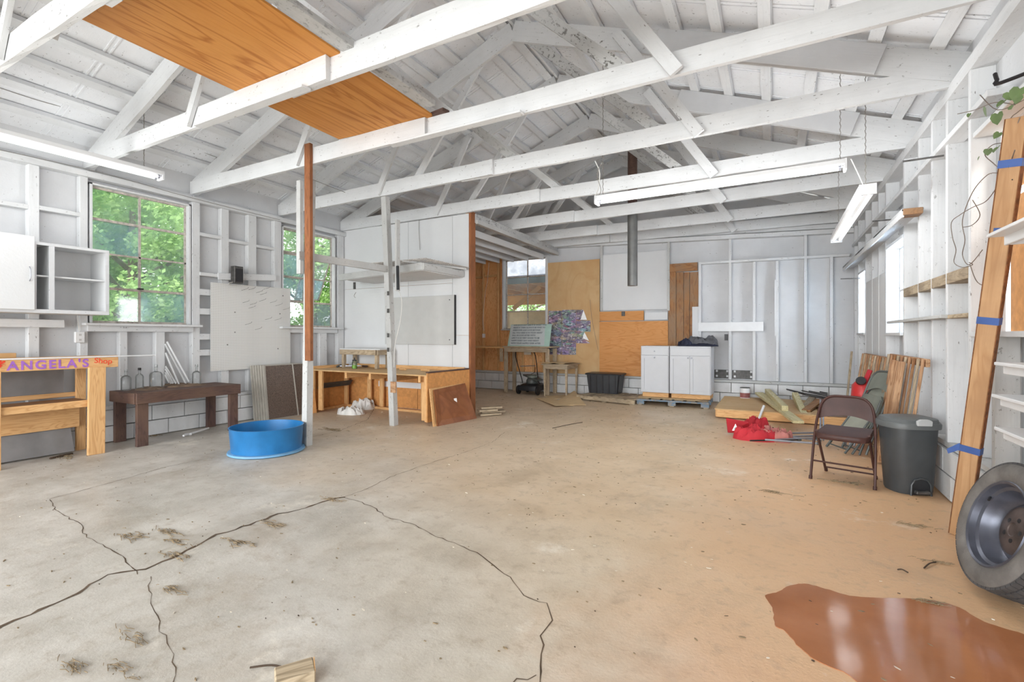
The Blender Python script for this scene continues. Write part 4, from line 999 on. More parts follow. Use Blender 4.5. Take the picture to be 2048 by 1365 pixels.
ez = (ez-ex*ez.dot(ex)).normalized(); nn = ex.cross(ez); ey = ez; RS = Matrix(((ex.x, ey.x, nn.x, 0), (ex.y, ey.y, nn.y, 0), (ex.z, ey.z, nn.z, 0), (0, 0, 0, 1)))
for k, ln in enumerate(("LIVE EACH DAY LIKE IT IS WHAT YOU", "MAKE IT THEN ALWAYS BE KIND TO", "EVERYONE AND LOVE BEYOND", "ALL YOU NEED IS IN YOUR HEART", "FALL IN LOVE AFTER WITH", "LIFE IT IS SO VERY GOOD TO BE", "HAPPY EVERY DAY AND NIGHT", "WITH YOUR HAPPILY EVER AFTER")):
    f = 1-(k+.9)/8.4; p = o0+ez*(H_*f)+ex*(.03+sh_*.9*f)+nn*.005
    tx = text(ln, 'ink', p, .050, RS, sg, .001, off=.0015)
# dark clutter and print collage on tan plywood
pc = thing('print_collage', 'large torn paper collage of colourful cars pinned to tan plywood', 'poster', AY(1140, 710, YB-.01))
def sheetp(x0, y0, x1, y1, nm='print_sheet', mat='poster', poly=None, dz=0):
    pts = poly or [(x0, y0), (x1, y0), (x1, y1), (x0, y1)]
    P = [AY(x, y, YB+.0-dz) for x, y in pts]; mb = MB(); n = len(P)
    mb.v = [tuple(p) for p in P]+[(p.x, p.y+.004, p.z) for p in P]; mb.f = [tuple(range(n)), tuple(range(2*n-1, n-1, -1))]+[(i, (i+1) % n, n+(i+1) % n, n+i) for i in range(n)]
    return mb.build(nm, mat, pc)
sheetp(1097, 622, 1123.4, 709.5); sheetp(1124, 620, 1152, 662); sheetp(1124, 662.6, 1152, 686, dz=.002); sheetp(1124, 686.5, 1152, 710)
sheetp(0, 0, 0, 0, poly=[(1152.5, 620), (1167, 620), (1162, 640), (1173, 641), (1173, 641), (1152.5, 641)][:5]+[(1152.5, 641)])
sheetp(1152.5, 641.5, 1181, 664, dz=.003); sheetp(0, 0, 0, 0, poly=[(1152.5, 664.5), (1169, 664.5), (1166, 676), (1180, 687), (1152.5, 687)])
slab('curled_corner', 'paper' if False else 'white', [AY(1167, 620.5, YB-.005), AY(1174, 640, YB-.03), AY(1161, 640, YB-.06), AY(1163, 634, YB-.05)], .002, pc)
slab('curled_corner', 'white', [AY(1169, 665, YB-.005), AY(1178, 682, YB-.03), AY(1166, 677, YB-.05), AY(1166, 672, YB-.04)], .002, pc)
# lawn mower
t = thing('lawn_mower', 'old black and grey push lawn mower with folded tube handle at the back wall', 'mower', AZ(1063, 790, 0))
c = AZ(1064, 788, 0)+Vector((0, .0, 0))
MB().loft([[(c.x+sx_*.22*s, c.y+sy_*.24*s, z) for sx_, sy_ in ((-1, -1), (-.4, -1.15), (.4, -1.15), (1, -1), (1.1, 0), (1, 1), (0, 1.1), (-1, 1), (-1.1, 0))] for s, z in ((1, .09), (1.02, .14), (.95, .2), (.7, .24))]).build('deck', 'black', t, True)
MB().loft([[(c.x+math.cos(a/8*math.pi*2)*r, c.y+math.sin(a/8*math.pi*2)*r, z) for a in range(8)] for r, z in ((.11, .2), (.14, .24), (.14, .31), (.11, .36))]).build('engine', 'greyf2', t, True)
MB().lathe([(0, -.02), (.12, -.015), (.12, .03), (.09, .05), (0, .06)], 20, Matrix.Translation(c+Vector((.02, -.03, .39)))).build('recoil_cover', 'greym', t, True)
for dx in (-.24, .24):
    for dy in (-.2, .26):
        MB().lathe([(0, -.025), (.06, -.025), (.1, -.02), (.105, 0), (.1, .02), (.06, .025), (0, .025)], 18, Matrix.Translation(c+Vector((dx, dy, .105))) @ Matrix.Rotation(math.pi/2, 4, 'Y')).build('wheel', 'blackm', t, True)
    a = c+Vector((dx*.95, -.05, .25)); tp = AY(1032 if dx < 0 else 1065, 705, c.y+.25)
    mid_ = AY(1044 if dx < 0 else 1076, 760, c.y+.05)
    wire([a, mid_, AY(1031 if dx < 0 else 1071, 712, c.y+.25), AY(1036 if dx < 0 else 1062, 702.5, c.y+.26), AY(1050, 701.5, c.y+.26)], .011, 6, 3).build('handle_tube', 'blackm', t)
MB().tube([AY(1041, 733, c.y+.14), AY(1071, 732, c.y+.14)], .009, 6).build('handle_brace', 'alu', t)
slab('grass_label', 'litterpale', [AY(1048, 704, c.y+.23), AY(1062, 704, c.y+.23), AY(1062, 710, c.y+.23), AY(1048, 710, c.y+.23)], .01, t)
beam('grass_guard', c+Vector((-.2, .1, .42)), c+Vector((.24, -.1, .33)), .2, .03, 'greyf2', t)
wire([AY(1071, 735, c.y+.1), AY(1069, 745, c.y+.05), AY(1060, 750, c.y), AY(1057, 755, c.y)], .006).build('cable', 'blackm', t)
# small table with cardboard top
t = thing('small_table', 'small grey wooden table topped with a wavy cardboard sheet', 'table', AZ(1118, 790, 0))
zt4 = AY(1130, 728, 10.0).z
xa, xb = AZ(1087, 793, 0).x, AZ(1172, 785, 0).x-.02; ya, yb = 9.75, 10.4
MB().box(xa-.05, xb+.05, ya-.04, yb+.02, zt4-.02, zt4).build('top', 'pine_grey', t)
for (p, q) in (((xa, ya), (xb, ya)), ((xb, ya), (xb, yb)), ((xa, ya), (xa, yb))): beam('apron', (*p, zt4-.065), (*q, zt4-.065), .02, .09, 'pine_grey', t)
for x in (xa+.02, xb-.02):
    for y in (ya+.02, yb-.02):
        MB().loft([[(x+sx_*r, y+sy_*r, z) for sx_, sy_ in ((-1, -1), (1, -1), (1, 1), (-1, 1))] for r, z in ((.014, 0), (.027, zt4-.02))]).build('leg', 'pine_grey', t)
cb_ = MB(); nx = 14
for j in range(2):
    for i in range(nx+1):
        x = xa-.12+(xb-xa+.1)*i/nx; cb_.v.append((x, ya-.07+j*.6+.02*math.sin(i*1.1), zt4+.008+(.012*math.sin(i*.9)+.012 if j == 0 else .01)-(0 if i > 1 else .0)))
k_ = len(cb_.v); cb_.v += [(x, y, z+.005) for x, y, z in cb_.v]
cb_.f = [(i, i+1, nx+2+i, nx+1+i) for i in range(nx)]+[(k_+i, k_+nx+1+i, k_+nx+2+i, k_+i+1) for i in range(nx)]+[(i, k_+i, k_+i+1, i+1) for i in range(nx)]
tag(cb_.build('cardboard_sheet', 'card'), 'wavy tan cardboard sheet covering the small grey table', 'cardboard')
# plank pallet and black tote
def pallet(name, label, A, B, C_h, mat, n, split=None, side='y', top=.10, sides=None, front=True):
    """A near-left, B near-right corner on floor, depth C_h in +Y"""
    t = thing(name, label, 'pallet', A); L = B-A; ex = L.normalized(); ey = Vector((-ex.y, ex.x, 0))
    for k in range(3 if front else 0):
        o = A+ey*(.03+(C_h-.06)*k/2); beam('stringer', o+Vector((0, 0, top/2+.005)), o+L+Vector((0, 0, top/2+.005)), .04, top-.03, sides or mat, t)
    for k in range(n):
        o = A+ex*(L.length*(k+.5)/n); beam('deck_board', o+Vector((0, 0, top)), o+ey*C_h+Vector((0, 0, top)), L.length/n*.72, .018, mat, t)
    for k in range(3):
        o = A+ex*(.05+(L.length-.1)*k/2); beam('bottom_board', o+Vector((0, 0, .009)), o+ey*C_h+Vector((0, 0, .009)), .09, .016, mat, t)
    return t
A = AZ(1152, 800, 0); B = AZ(1268, 812, 0)
pallet('wooden_pallet', 'weathered slatted wooden pallet under the black storage tote', A, B, .92, 'pallet', 7)
t = thing('storage_tote', 'black ribbed plastic storage tote standing on the slatted pallet', 'tote', (-3.2, 10.1, .11))
cx, cy = (AY(1204, 780, 9.9).x), 10.15; hx, hy = .36, .22; zb0, zb1 = .112, AY(1204, 748, 9.9).z
rb = lambda s, z: [(cx+sx_*(hx*s), cy+sy_*(hy*s), z) for sx_, sy_ in ((-1, -.85), (-.93, -1), (.93, -1), (1, -.85), (1, .85), (.93, 1), (-.93, 1), (-1, .85))]
MB().loft([rb(.88, zb0), rb(1, zb1-.03)]).build('body', 'black', t); MB().loft([rb(1.08, zb1-.035), rb(1.10, zb1-.01), rb(1.05, zb1)]).build('rim', 'black', t)
for k in range(5):
    x = cx-.27+.135*k; MB().add([(x-.012, cy-hy*.9-.01, zb0+.01), (x+.012, cy-hy*.9-.01, zb0+.01), (x+.012, cy-hy-.014, zb1-.03), (x-.012, cy-hy-.014, zb1-.03), (x-.012, cy-hy*.85, zb0+.01), (x+.012, cy-hy*.85, zb0+.01), (x+.012, cy-hy*.95, zb1-.03), (x-.012, cy-hy*.95, zb1-.03)], [(0, 1, 2, 3), (7, 6, 5, 4), (0, 4, 5, 1), (1, 5, 6, 2), (2, 6, 7, 3), (3, 7, 4, 0)]).build('rib', 'blackm', t)
# cardboard on floor
def fsheet(pts, lab, z=.004, mat='card', lift=None):
    P = [AZ(x, y, z) for x, y in pts]
    if lift: P = [p+Vector((0, 0, l)) for p, l in zip(P, lift)]
    mb = MB(); n = len(P); mb.v = [tuple(p) for p in P]+[(p.x, p.y, p.z+.005) for p in P]
    mb.f = [tuple(range(n)), tuple(range(2*n-1, n-1, -1))]+[(i, (i+1) % n, n+(i+1) % n, n+i) for i in range(n)]
    tag(mb.build('cardboard_sheet', mat), lab, 'cardboard')
fsheet([(1072, 797), (1100, 796), (1148, 812), (1110, 815)], 'flat cardboard on the floor in front of the mower', lift=[0, .0, .0, .03])
fsheet([(1113, 804), (1149, 790), (1172, 811), (1125, 811)], 'raised tan cardboard on the floor before the pallet', .012, lift=[0, .09, .0, 0])
fsheet([(1090, 793), (1142, 790), (1150, 795), (1105, 799)], 'pale cardboard under the small table', .001)
# blue pallet, cardboard, two cabinets
A = AZ(1273, 810, 0); B = AZ(1418, 819, 0)
A.z = B.z = 0
bp = pallet('blue_pallet', 'worn blue pallet under the pair of white cabinets', A, B, 1.0, 'pallet', 6, sides='pallet', front=False)
ex = (B-A).normalized(); ey = Vector((-ex.y, ex.x, 0)); LL = (B-A).length
for k in range(3):
    for q in (.06, .5, .94):
        o = A+ex*(.07+(LL-.14)*k/2)+ey*q; beam('block', o-ex*.07+Vector((0, 0, .052)), o+ex*.07+Vector((0, 0, .052)), .10, .07, 'blue_paint', bp)
beam('lead_board', A+ey*.02+Vector((0, 0, .10)), B+ey*.02+Vector((0, 0, .10)), .10, .02, 'blue_paint', bp)
fsheet([(1276, 795), (1400, 803), (1412, 797), (1425, 797), (1424, 785), (1290, 784)], 'brown cardboard between the blue pallet and the white cabinets', .112)
def base_cab(x0, x1, y0, label, drawer, doors):
    z0, z1 = .12, AY(1350, 693, y0).z; D_ = .55; kick = .09
    t = thing('base_cabinet', label, 'cabinet', ((x0+x1)/2, y0+D_/2, z0), 'white base cabinets')
    MB().box(x0, x1, y0, y0+D_, z0+kick, z1).build('carcass', 'white_lac', t, bevel=.002)
    MB().box(x0+.02, x1-.02, y0+.06, y0+D_, z0, z0+kick).build('toe_kick', 'pine', t)
    zd = z1-.03-.15
    f = MB().box(x0+.012, x1-.012, y0-.018, y0, zd, z1-.025).build('drawer', 'white_lac', t, bevel=.004)
    if drawer:
        MB().lathe([(0, 0), (.006, 0), (.006, .012), (.014, .02), (.012, .028), (0, .03)], 12, Matrix.Translation(((x0+x1)/2, y0-.018, (zd+z1-.025)/2)) @ Matrix.Rotation(math.pi/2, 4, 'X')).build('knob', 'alu', f, True)
    n = doors; wd = (x1-x0-.024)/n
    for k in range(n):
        a, b = x0+.012+wd*k+.002, x0+.012+wd*(k+1)-.002; za, zb = z0+kick+.01, zd-.008; q = .055
        d = MB().box(a, b, y0-.012, y0, za, zb)
        for (p, r, s, u) in ((a, a+q, za, zb), (b-q, b, za, zb), (a+q, b-q, za, za+q), (a+q, b-q, zb-q, zb)): d.box(p, r, y0-.030, y0-.012, s, u)
        dd = d.build('door', 'white_lac', t)
        kx = b-.03 if (n == 2 and k == 0) else (a+.03 if n == 2 else (a+b)/2)
        MB().lathe([(0, 0), (.006, 0), (.006, .012), (.015, .02), (.013, .028), (0, .03)], 12, Matrix.Translation((kx, y0-.030, zb-.035)) @ Matrix.Rotation(math.pi/2, 4, 'X')).build('knob', 'alu', dd, True)
    return z1
yc = 9.78
z1 = base_cab(AY(1282, 700, yc).x, AY(1338, 700, yc).x, yc, 'narrower white cabinet with a single door, on the left', True, 1)
base_cab(AY(1339.5, 700, yc).x, AY(1422, 700, yc).x, yc, 'wider white cabinet with two doors and dark cloth on top', False, 2)
t = thing('dark_jacket', 'crumpled navy and grey jacket lying on the wider white cabinet', 'jacket', AY(1395, 692, 9.95))
crumple('grey_part', 'greyfab', t, (AY(1400, 692, 9.95).x, 10.05, z1), .30, .2, .17, 0, seed=5, rug=.85, edge=.35)
crumple('navy_part', 'navy', t, (AY(1374, 692, 9.9).x, 9.98, z1+.003), .2, .17, .12, .3, seed=9, rug=.85, edge=.35)
crumple('navy_hem', 'navy', t, (AY(1400, 692, 9.9).x, 9.9, z1+.003), .33, .11, .05, 0, seed=12, rug=.85, edge=.35)
bg_ = crumple('black_bag', 'black', None, AZ(1432, 800, 0)+Vector((.08, .6, 0)), .13, .3, .22, 0, seed=31, rug=.6); tag(bg_, 'black rubbish heap between the blue pallet and the platform', 'bag')
# hanging stove pipe
t = thing('stove_pipe', 'grey round metal stove pipe hanging from the roof', 'pipe', (-2.19, 8.75, 2.22))
xx = AY(1265, 500, 8.75).x; MB().tube([(xx, 8.75, AY(1265, 572, 8.75).z), (xx, 8.75, 3.55)], .088, 24).build('lower_pipe', 'duct', t, True)
MB().tube([(xx, 8.75, 3.5), (xx, 8.75, roofR(xx)+.1)], .084, 24).build('upper_pipe', 'darkwood', t, True)
# electrical box on back wall
A = AY(1452, 675, YB+.0); t = MB().box(A.x-.03, A.x+.03, YB+.02, YB+.09, A.z-.06, A.z+.06).build('switch_box', 'blackm'); tag(t, 'small black switch box low on the white back wall studs', 'box')
A = AY(968, 672, YB+.02); t = MB().box(A.x-.035, A.x+.035, YB-.01, YB+.03, A.z-.05, A.z+.05).build('wall_switch', 'white_soft', bevel=.004); tag(t, 'white switch plate on the bare fir studs in the back corner', 'switch')
tag(wire([AY(978, 525, YB), AY(975, 560, YB), AY(970, 590, YB), AY(966, 640, YB), AY(968, 662, YB)], .005).build('loose_wire', 'cable'), 'pale cable running down the bare fir studs to the switch', 'cable')

# ================================================================ right side things
# platform with lumber
t = thing('wood_platform', 'low plywood topped timber platform on the floor at the far right', 'platform', (0.1, 9.3, 0))
pa, pb_ = AZ(1433, 836, 0), AZ(1700, 862, 0); pa = Vector((-.83, 8.50, 0)); X2 = 1.18; Y2 = 10.35
MB().box(pa.x, .62, pa.y, Y2, .135, .152).build('plywood_top', 'tanply', t); MB().box(.63, X2, pa.y+.05, Y2, .135, .15).build('plywood_top', 'brownpanel', t)
beam('edge_board', (pa.x+.03, pa.y+.02, .075), (X2, pa.y+.02, .075), .04, .12, 'pine', t)
for x in (pa.x+.03, .1, .62, X2-.02): beam('joist', (x, pa.y+.04, .075), (x, Y2, .075), .04, .12, 'pine', t)
beam('edge_board', (pa.x, Y2, .075), (X2, Y2, .075), .04, .12, 'pine', t)
def lum(name, mat, A, B, w, h, lab, up=(0, 0, 1), cat='board'):
    o = beam(name, A, B, w, h, mat, None, up=up); return tag(o, lab, cat)
lum('treated_board', 'pine_green', AZ(1518, 787, .24), AZ(1597, 845, .14), .14, .038, 'left pale treated board slanting off the platform to the floor')
lum('treated_post', 'pine_green', AZ(1535, 783, .28), AZ(1570, 818, .22), .09, .09, 'thick pale treated post beside the left slanting board', cat='post')
lum('treated_post', 'pine_green', AZ(1590, 790, .30), AZ(1609, 834, .10), .09, .09, 'short thick treated post end right of the slanting boards', cat='post')
lum('scrap_board', 'pine_grey', AZ(1625, 795, .24), AZ(1594, 838, .05), .10, .04, 'grey board leaning across behind the short treated post')
lum('scrap_board', 'brownpanel', AZ(1640, 800, .26), AZ(1612, 822, .17), .12, .03, 'brown scrap board at the back of the platform')
lum('scrap_board', 'pallet', AZ(1665, 812, .19), AZ(1600, 812, .17), .14, .03, 'weathered board lying across the platform right part')
o = MB().tube([AZ(1528, 812, .24), AZ(1517, 840, .04)], .018, 10).build('plastic_pipe', 'white_soft'); tag(o, 'white plastic pipe standing out below the left slanting board', 'pipe')
# paint can
c = Vector((AY(1490, 780, 10.2).x, 10.2, .152)); t = thing('paint_can', 'white and faded red paint can standing on the platform', 'paint can', c); R = Matrix.Translation(c)
MB().lathe([(0, 0), (.085, 0), (.085, .19), (0, .19)], 24, R).build('body', 'white_soft', t, True); MB().lathe([(.0865, .01), (.0865, .10)], 24, R, cap=False).build('label', 'can', t)
MB().lathe([(0, .188), (.088, .188), (.09, .197), (.08, .2), (0, .198)], 24, R).build('lid', 'greyf2', t, True)
# dark rods bundle
for k in range(5):
    A = AZ(1568+(k % 3)*6, 771+k*2.2, .33); B = AZ(1655, 787+k*3, .30)
    o = MB().tube([A, A.lerp(B, .5)+Vector((0, 0, -.004*k)), B], .010, 6).build('metal_rod', 'blackm'); tag(o, 'dark brown metal rod in the bundle lying over the platform', 'rod', 'dark rods over the platform')
# folded camp chair, red
t = thing('camp_chair', 'folded red camp chair with white triangle emblem lying on the floor', 'chair', AZ(1540, 880, 0))
for k, (a, b, r) in enumerate((((1520, 876), (1638, 872), .011), ((1545, 868), (1636, 866), .011), ((1530, 880), (1640, 888), .012), ((1560, 872), (1640, 882), .010), ((1500, 882), (1600, 880), .010), ((1550, 880), (1636, 876), .010))):
    A = AZ(*a, .05+.012*(k % 3)); B = AZ(*b, .05+.02*(k % 3)); MB().tube([A, B], r, 8).build('frame_tube', 'alu' if k != 4 else 'blackm', t)
    d = (B-A).normalized(); MB().tube([B-d*.03, B+d*.012], r*1.5, 8).build('foot_cap', 'greyf2', t)
slab('back_pouch', 'red', [AZ(1456, 866, .02), AZ(1505, 868, .02), AY(1497, 846, 7.12), AY(1453, 838, 7.12)], -.035, t)
crumple('pouch_fold', 'red', t, AZ(1500, 862, 0)+Vector((.07, .16, 0)), .17, .13, .17, 0, seed=41, rug=.8, edge=.4)
crumple('seat_fabric', 'red', t, AZ(1512, 880, 0)+Vector((0, .02, 0)), .26, .17, .16, .15, seed=44, rug=.85, edge=.35)
crumple('faded_fabric', 'redgrey', t, AZ(1548, 882, 0)+Vector((.0, .05, 0)), .22, .17, .15, -.25, seed=47, rug=.85, edge=.35)
c = AZ(1472, 862, .16)-Vector((0, .05, 0)); 
tr = [AY(1464, 862, 7.0), AY(1477, 862, 7.0), AY(1471, 848, 7.03)]
mb = MB(); nrm = Vector((0, -1, 0)); mb.v = [tuple(p+Vector((0, -.0, 0))) for p in tr]+[tuple(p+Vector((0, .006, 0))) for p in tr]; mb.f = [(0, 1, 2), (5, 4, 3), (0, 3, 4, 1), (1, 4, 5, 2), (2, 5, 3, 0)]
em = mb.build('emblem', 'white', t); mi = [p.lerp(sum(tr, Vector())/3, .6)+Vector((0, -.003, 0)) for p in tr]
mb = MB(); mb.v = [tuple(p) for p in mi]+[tuple(p+Vector((0, .003, 0))) for p in mi]; mb.f = [(0, 1, 2), (5, 4, 3), (0, 3, 4, 1), (1, 4, 5, 2), (2, 5, 3, 0)]; mb.build('emblem_centre', 'greyf', em)

# folding chairs
def folding_chair(name, label, fm, sm, A, B, open_=True, group=None):
    """A,B front feet on the floor (left, right seen from the front); faces towards -normal"""
    A, B = Vector(A), Vector(B); ex = (B-A).normalized(); ey = Vector((-ex.y, ex.x, 0)); W = (B-A).length
    t = thing(name, label, 'chair', (A+B)/2, group); P = lambda x, y, z: A+ex*x+ey*y+Vector((0, 0, z))
    r = .0115; H = .765; lean = .22
    pts = [P(0, 0, 0), P(.01, lean*.5, .40), P(.03, lean*.86, .62), P(.065, lean*.97, .715), P(.13, lean*1., H-.006), P(W/2, lean*1., H), P(W-.13, lean*1., H-.006), P(W-.065, lean*.97, .715), P(W-.03, lean*.86, .62), P(W-.01, lean*.5, .40), P(W, 0, 0)]
    wire(pts, r, 8, 4).build('front_frame', fm, t, True)
    for sgn, x in ((1, .045), (-1, W-.045)):
        lg = MB().tube([P(x, .40, 0), P(x, .02, .455)], r, 8).build('rear_leg', fm, t, True)
        MB().tube([P(x, .405, .0), P(x, .395, .028)], .015, 8).build('foot_cap', fm, lg)
        MB().lathe([(0, -.012), (.014, -.012), (.014, .012), (0, .012)], 10, Matrix.Translation(P(x-sgn*.03, .12, .36)) @ Matrix.Rotation(math.pi/2, 4, 'Y')).build('pivot', 'metalbox', lg)
    for x in (0, W): MB().tube([P(x, -.003, 0), P(x, .008, .03)], .0155, 8).build('foot_cap', fm, t)
    MB().tube([P(.045, .36, .05), P(W-.045, .36, .05)], .008, 8).build('stretcher', fm, t, True); MB().tube([P(0.002, .07, .16), P(W-.002, .07, .16)], .008, 8).build('stretcher', fm, t, True)
    # backrest: curved plate with a concave lower edge
    n = 12; up_, lo = [], []
    for i in range(n+1):
        u = i/n; x = .012+(W-.024)*u; k = math.sin(math.pi*u)
        zt5 = .60+.155*min(1, k*2.2)**.6; zl = .54+.05*k
        bow = .025*k; up_.append(P(x, lean*.97+bow, zt5)); lo.append(P(x, lean*.86+bow, zl))
    mb = MB(); off = ey*.006; vs = lo+up_; mb.v = [tuple(p) for p in vs]+[tuple(p+off) for p in vs]; N = len(vs)
    mb.f = [(i, i+1, n+1+i+1, n+1+i) for i in range(n)]+[(N+i, N+n+1+i, N+n+2+i, N+i+1) for i in range(n)]+[(i, N+i, N+i+1, i+1) for i in range(n)]+[(n+1+i, n+2+i, N+n+2+i, N+n+1+i) for i in range(n)]+[(0, n+1, N+n+1, N), (n, N+n, N+2*n+1, 2*n+1)]
    mb.build('backrest', sm, t, True)
    # seat pan, rounded front corners, rolled lip
    pl = [(.05, .36), (.035, .02), (.06, -.045), (.11, -.065), (W-.11, -.065), (W-.06, -.045), (W-.035, .02), (W-.05, .36)]
    ring = lambda s, z, dz: [P(W/2+(x-W/2)*s, .14+(y-.14)*s, z+dz*(y-.14)) for x, y in pl]
    MB().loft([ring(.98, .405, .06), ring(1, .41, .06), ring(1, .445, .06), ring(.97, .455, .06)]).build('seat', sm, t, True)
    return t
fc = folding_chair('folding_chair', 'open dark brown metal folding chair standing before the grey bin', 'brownm', 'brownm', AZ(1621, 958, 0), AZ(1750, 981, 0))
# folded grey chairs leaning in a stack on the slatted frames
def folded(label, base, yaw, lean, fm, sm, s=1.):
    t = thing('folding_chair', label, 'chair', base, 'grey folded chairs leaning by the slatted frames')
    R = Matrix.Translation(Vector(base)) @ Matrix.Rotation(yaw, 4, 'Z') @ Matrix.Rotation(lean, 4, 'X')
    P = lambda x, z, y=0: R @ Vector((x, y, z)); W = .44
    wire([P(0, 0), P(0.01, .5), P(.02, .82), P(.07, .93), P(.13, .955), P(W/2, .96), P(W-.13, .955), P(W-.07, .93), P(W-.02, .82), P(W-.01, .5), P(W, 0)], .013, 8, 4).build('front_frame', fm, t, True)
    for x in (.05, W-.05): wire([P(x, -.03, -.035), P(x, .62, -.03)], .012, 8, 1).build('rear_leg', fm, t, True)
    MB().tube([P(.05, .02, -.035), P(W-.05, .02, -.035)], .008, 8).build('stretcher', fm, t, True)
    n = 10; mb = MB(); lo = [P(.015+(W-.03)*i/n, .70+.06*math.sin(math.pi*i/n), 0) for i in range(n+1)]; up_ = [P(.015+(W-.03)*i/n, .80+.15*min(1, math.sin(math.pi*i/n)*2.2)**.6, 0) for i in range(n+1)]
    vs = lo+up_; o = (R.to_3x3() @ Vector((0, .006, 0))); mb.v = [tuple(p) for p in vs]+[tuple(p+o) for p in vs]; N = len(vs)
    mb.f = [(i, i+1, n+2+i, n+1+i) for i in range(n)]+[(N+i, N+n+1+i, N+n+2+i, N+i+1) for i in range(n)]+[(i, N+i, N+i+1, i+1) for i in range(n)]+[(n+1+i, n+2+i, N+n+2+i, N+n+1+i) for i in range(n)]+[(0, n+1, N+n+1, N), (n, N+n, N+2*n+1, 2*n+1)]
    mb.build('backrest', sm, t, True)
    MB().loft([[P(x, z, y_) for x, z in ((.04, .30), (.09, .26), (W-.09, .26), (W-.04, .30), (W-.035, .62), (W-.08, .665), (.08, .665), (.035, .62))] for y_ in (-.03, -.012)]).build('seat', sm, t, True)
    return t
folded('upper grey folded metal chair with visible backrest, leaning on the slatted frames', (.74, 6.95, .02), math.radians(-68), math.radians(-20), 'greyf2', 'greym')
folded('lower grey folded metal chair lying in front of the other grey chair', (.58, 6.90, .02), math.radians(-64), math.radians(-36), 'greyf2', 'greyf')
for k in range(5):
    A = AZ(1690+k*9, 893, .02); B = AZ(1700+k*10, 845, .30)
    o = MB().tube([A, B], .010, 8).build('metal_tube', 'alu'); tag(o, 'shiny metal tube in the bundle under the grey folded chairs', 'tube', 'metal tubes under the grey chairs')
# thin grey stand with paper card
t = thing('grey_stand', 'thin grey tube stand with pale paper card behind the brown chair', 'stand', AZ(1642, 885, 0))
MB().tube([AZ(1641, 884, 0), AY(1641, 800, 7.6)], .012, 8).build('tube', 'alu', t); MB().tube([AZ(1647, 882, 0), AY(1646, 812, 7.7)], .010, 8).build('tube', 'alu', t)
MB().tube([AY(1641, 832, 7.6), AY(1700, 834, 7.8)], .005, 6).build('crossbar', 'alu', t)
slab('paper_card', 'panel', [AY(1675, 831, 7.7), AY(1694, 831, 7.7), AY(1694, 815, 7.7), AY(1675, 815, 7.7)], .003, t)
# slatted frames leaning on the right wall
def gate(label, y0, y1, xb, xt, h, n, thick=.035, rounded=False, base=.02):
    t = thing('slatted_frame', label, 'frame', ((xb+xt)/2, (y0+y1)/2, 0), 'slatted wooden frames on the right wall')
    P = lambda y, z: Vector((xb+(xt-xb)*z/h, y, z+base))
    beam('top_rail', P(y0, h-.03), P(y1, h-.03), .03, .07, 'slat', t); beam('bottom_rail', P(y0, .05), P(y1, .05), .03, .06, 'slat', t)
    for k in range(n):
        y = y0+.03+(y1-y0-.06)*k/(n-1); ws = .028 if k % 3 else .04
        beam('slat', P(y, .0)-Vector((.03, 0, 0)), P(y+random.uniform(-.01, .01), h-.0)-Vector((.03, 0, 0)), .02, ws, ('slat', 'pallet', 'brownpanel', 'slat', 'pine_grey')[k % 5], t, up=(0, 1, 0))
    return t
gate('near slatted reddish wooden frame leaning behind the grey bin', 5.45, 6.95, 1.06, 1.20, 1.10, 10)
gate('far slatted reddish wooden frame leaning beyond the near one', 7.05, 8.75, 1.05, 1.20, 1.05, 11)
for k, y in enumerate((5.95, 6.25)):
    o = beam('wooden_stake', (.98, y, .02), (1.10, y-.02, 1.08), .05, .06, 'slat', None, up=(0, 1, 0)); tag(o, ['nearer loose rounded slat standing before the near slatted frame', 'farther loose rounded slat standing before the near slatted frame'][k], 'slat')
o = beam('thin_stick', (1.02, 9.35, .0), (1.12, 9.45, 1.08), .03, .03, 'pallet', None, up=(0, 1, 0)); tag(o, 'thin upright stick at the far end of the slatted frames', 'stick')
# red garden machine
c = AZ(1728, 845, 0)+Vector((0, 0, 0)); c = Vector((1.02, 7.6, .45)); t = thing('garden_machine', 'red garden machine with black cap half hidden behind the grey chairs', 'machine', c)
MB().loft([[(c.x+math.cos(a/10*6.283)*r, c.y+math.sin(a/10*6.283)*r*1.1, z) for a in range(10)] for r, z in ((.08, .05), (.10, .40), (.13, .55), (.12, .70), (.05, .78))]).build('housing', 'redplastic', t, True)
MB().lathe([(0, -.03), (.05, -.03), (.055, .0), (.05, .03), (0, .03)], 16, Matrix.Translation((c.x-.04, c.y-.12, .76)) @ Matrix.Rotation(math.pi/2-.3, 4, 'X')).build('fuel_cap', 'black', t, True)
beam('red_strap', (c.x-.0, c.y-.08, .72), (c.x+.06, c.y-.1, .90), .03, .05, 'red', t); beam('handle', (c.x-.1, c.y, .5), (c.x-.2, c.y-.3, .4), .02, .02, 'blackm', t)
# trash bin
t = thing('pedal_bin', 'tall dark grey pedal bin with light tab on its rounded lid', 'bin', (1.04, 5.27, 0))
bc = Vector((1.03, 5.30, 0)); ya = math.radians(22); Rb = Matrix.Translation(bc) @ Matrix.Rotation(ya, 4, 'Z')
def sec(a, b, z, n=36, e=3.2, front=1.):
    out = []
    for k in range(n):
        th = 2*math.pi*k/n; c_, s__ = math.cos(th), math.sin(th)
        x = a*math.copysign(abs(c_)**(2/e), c_); y = b*math.copysign(abs(s__)**(2/e), s__)
        if y < 0: y = -b*(abs(s__)**(2/2.1))*front
        out.append(Rb @ Vector((x, y, z)))
    return out
MB().loft([sec(.150, .135, 0), sec(.158, .142, .02), sec(.195, .165, .565)]).build('body', 'bin', t, True)
MB().loft([sec(.212, .185, .55), sec(.214, .188, .585), sec(.208, .182, .60)]).build('rim', 'bin_lid', t, True)
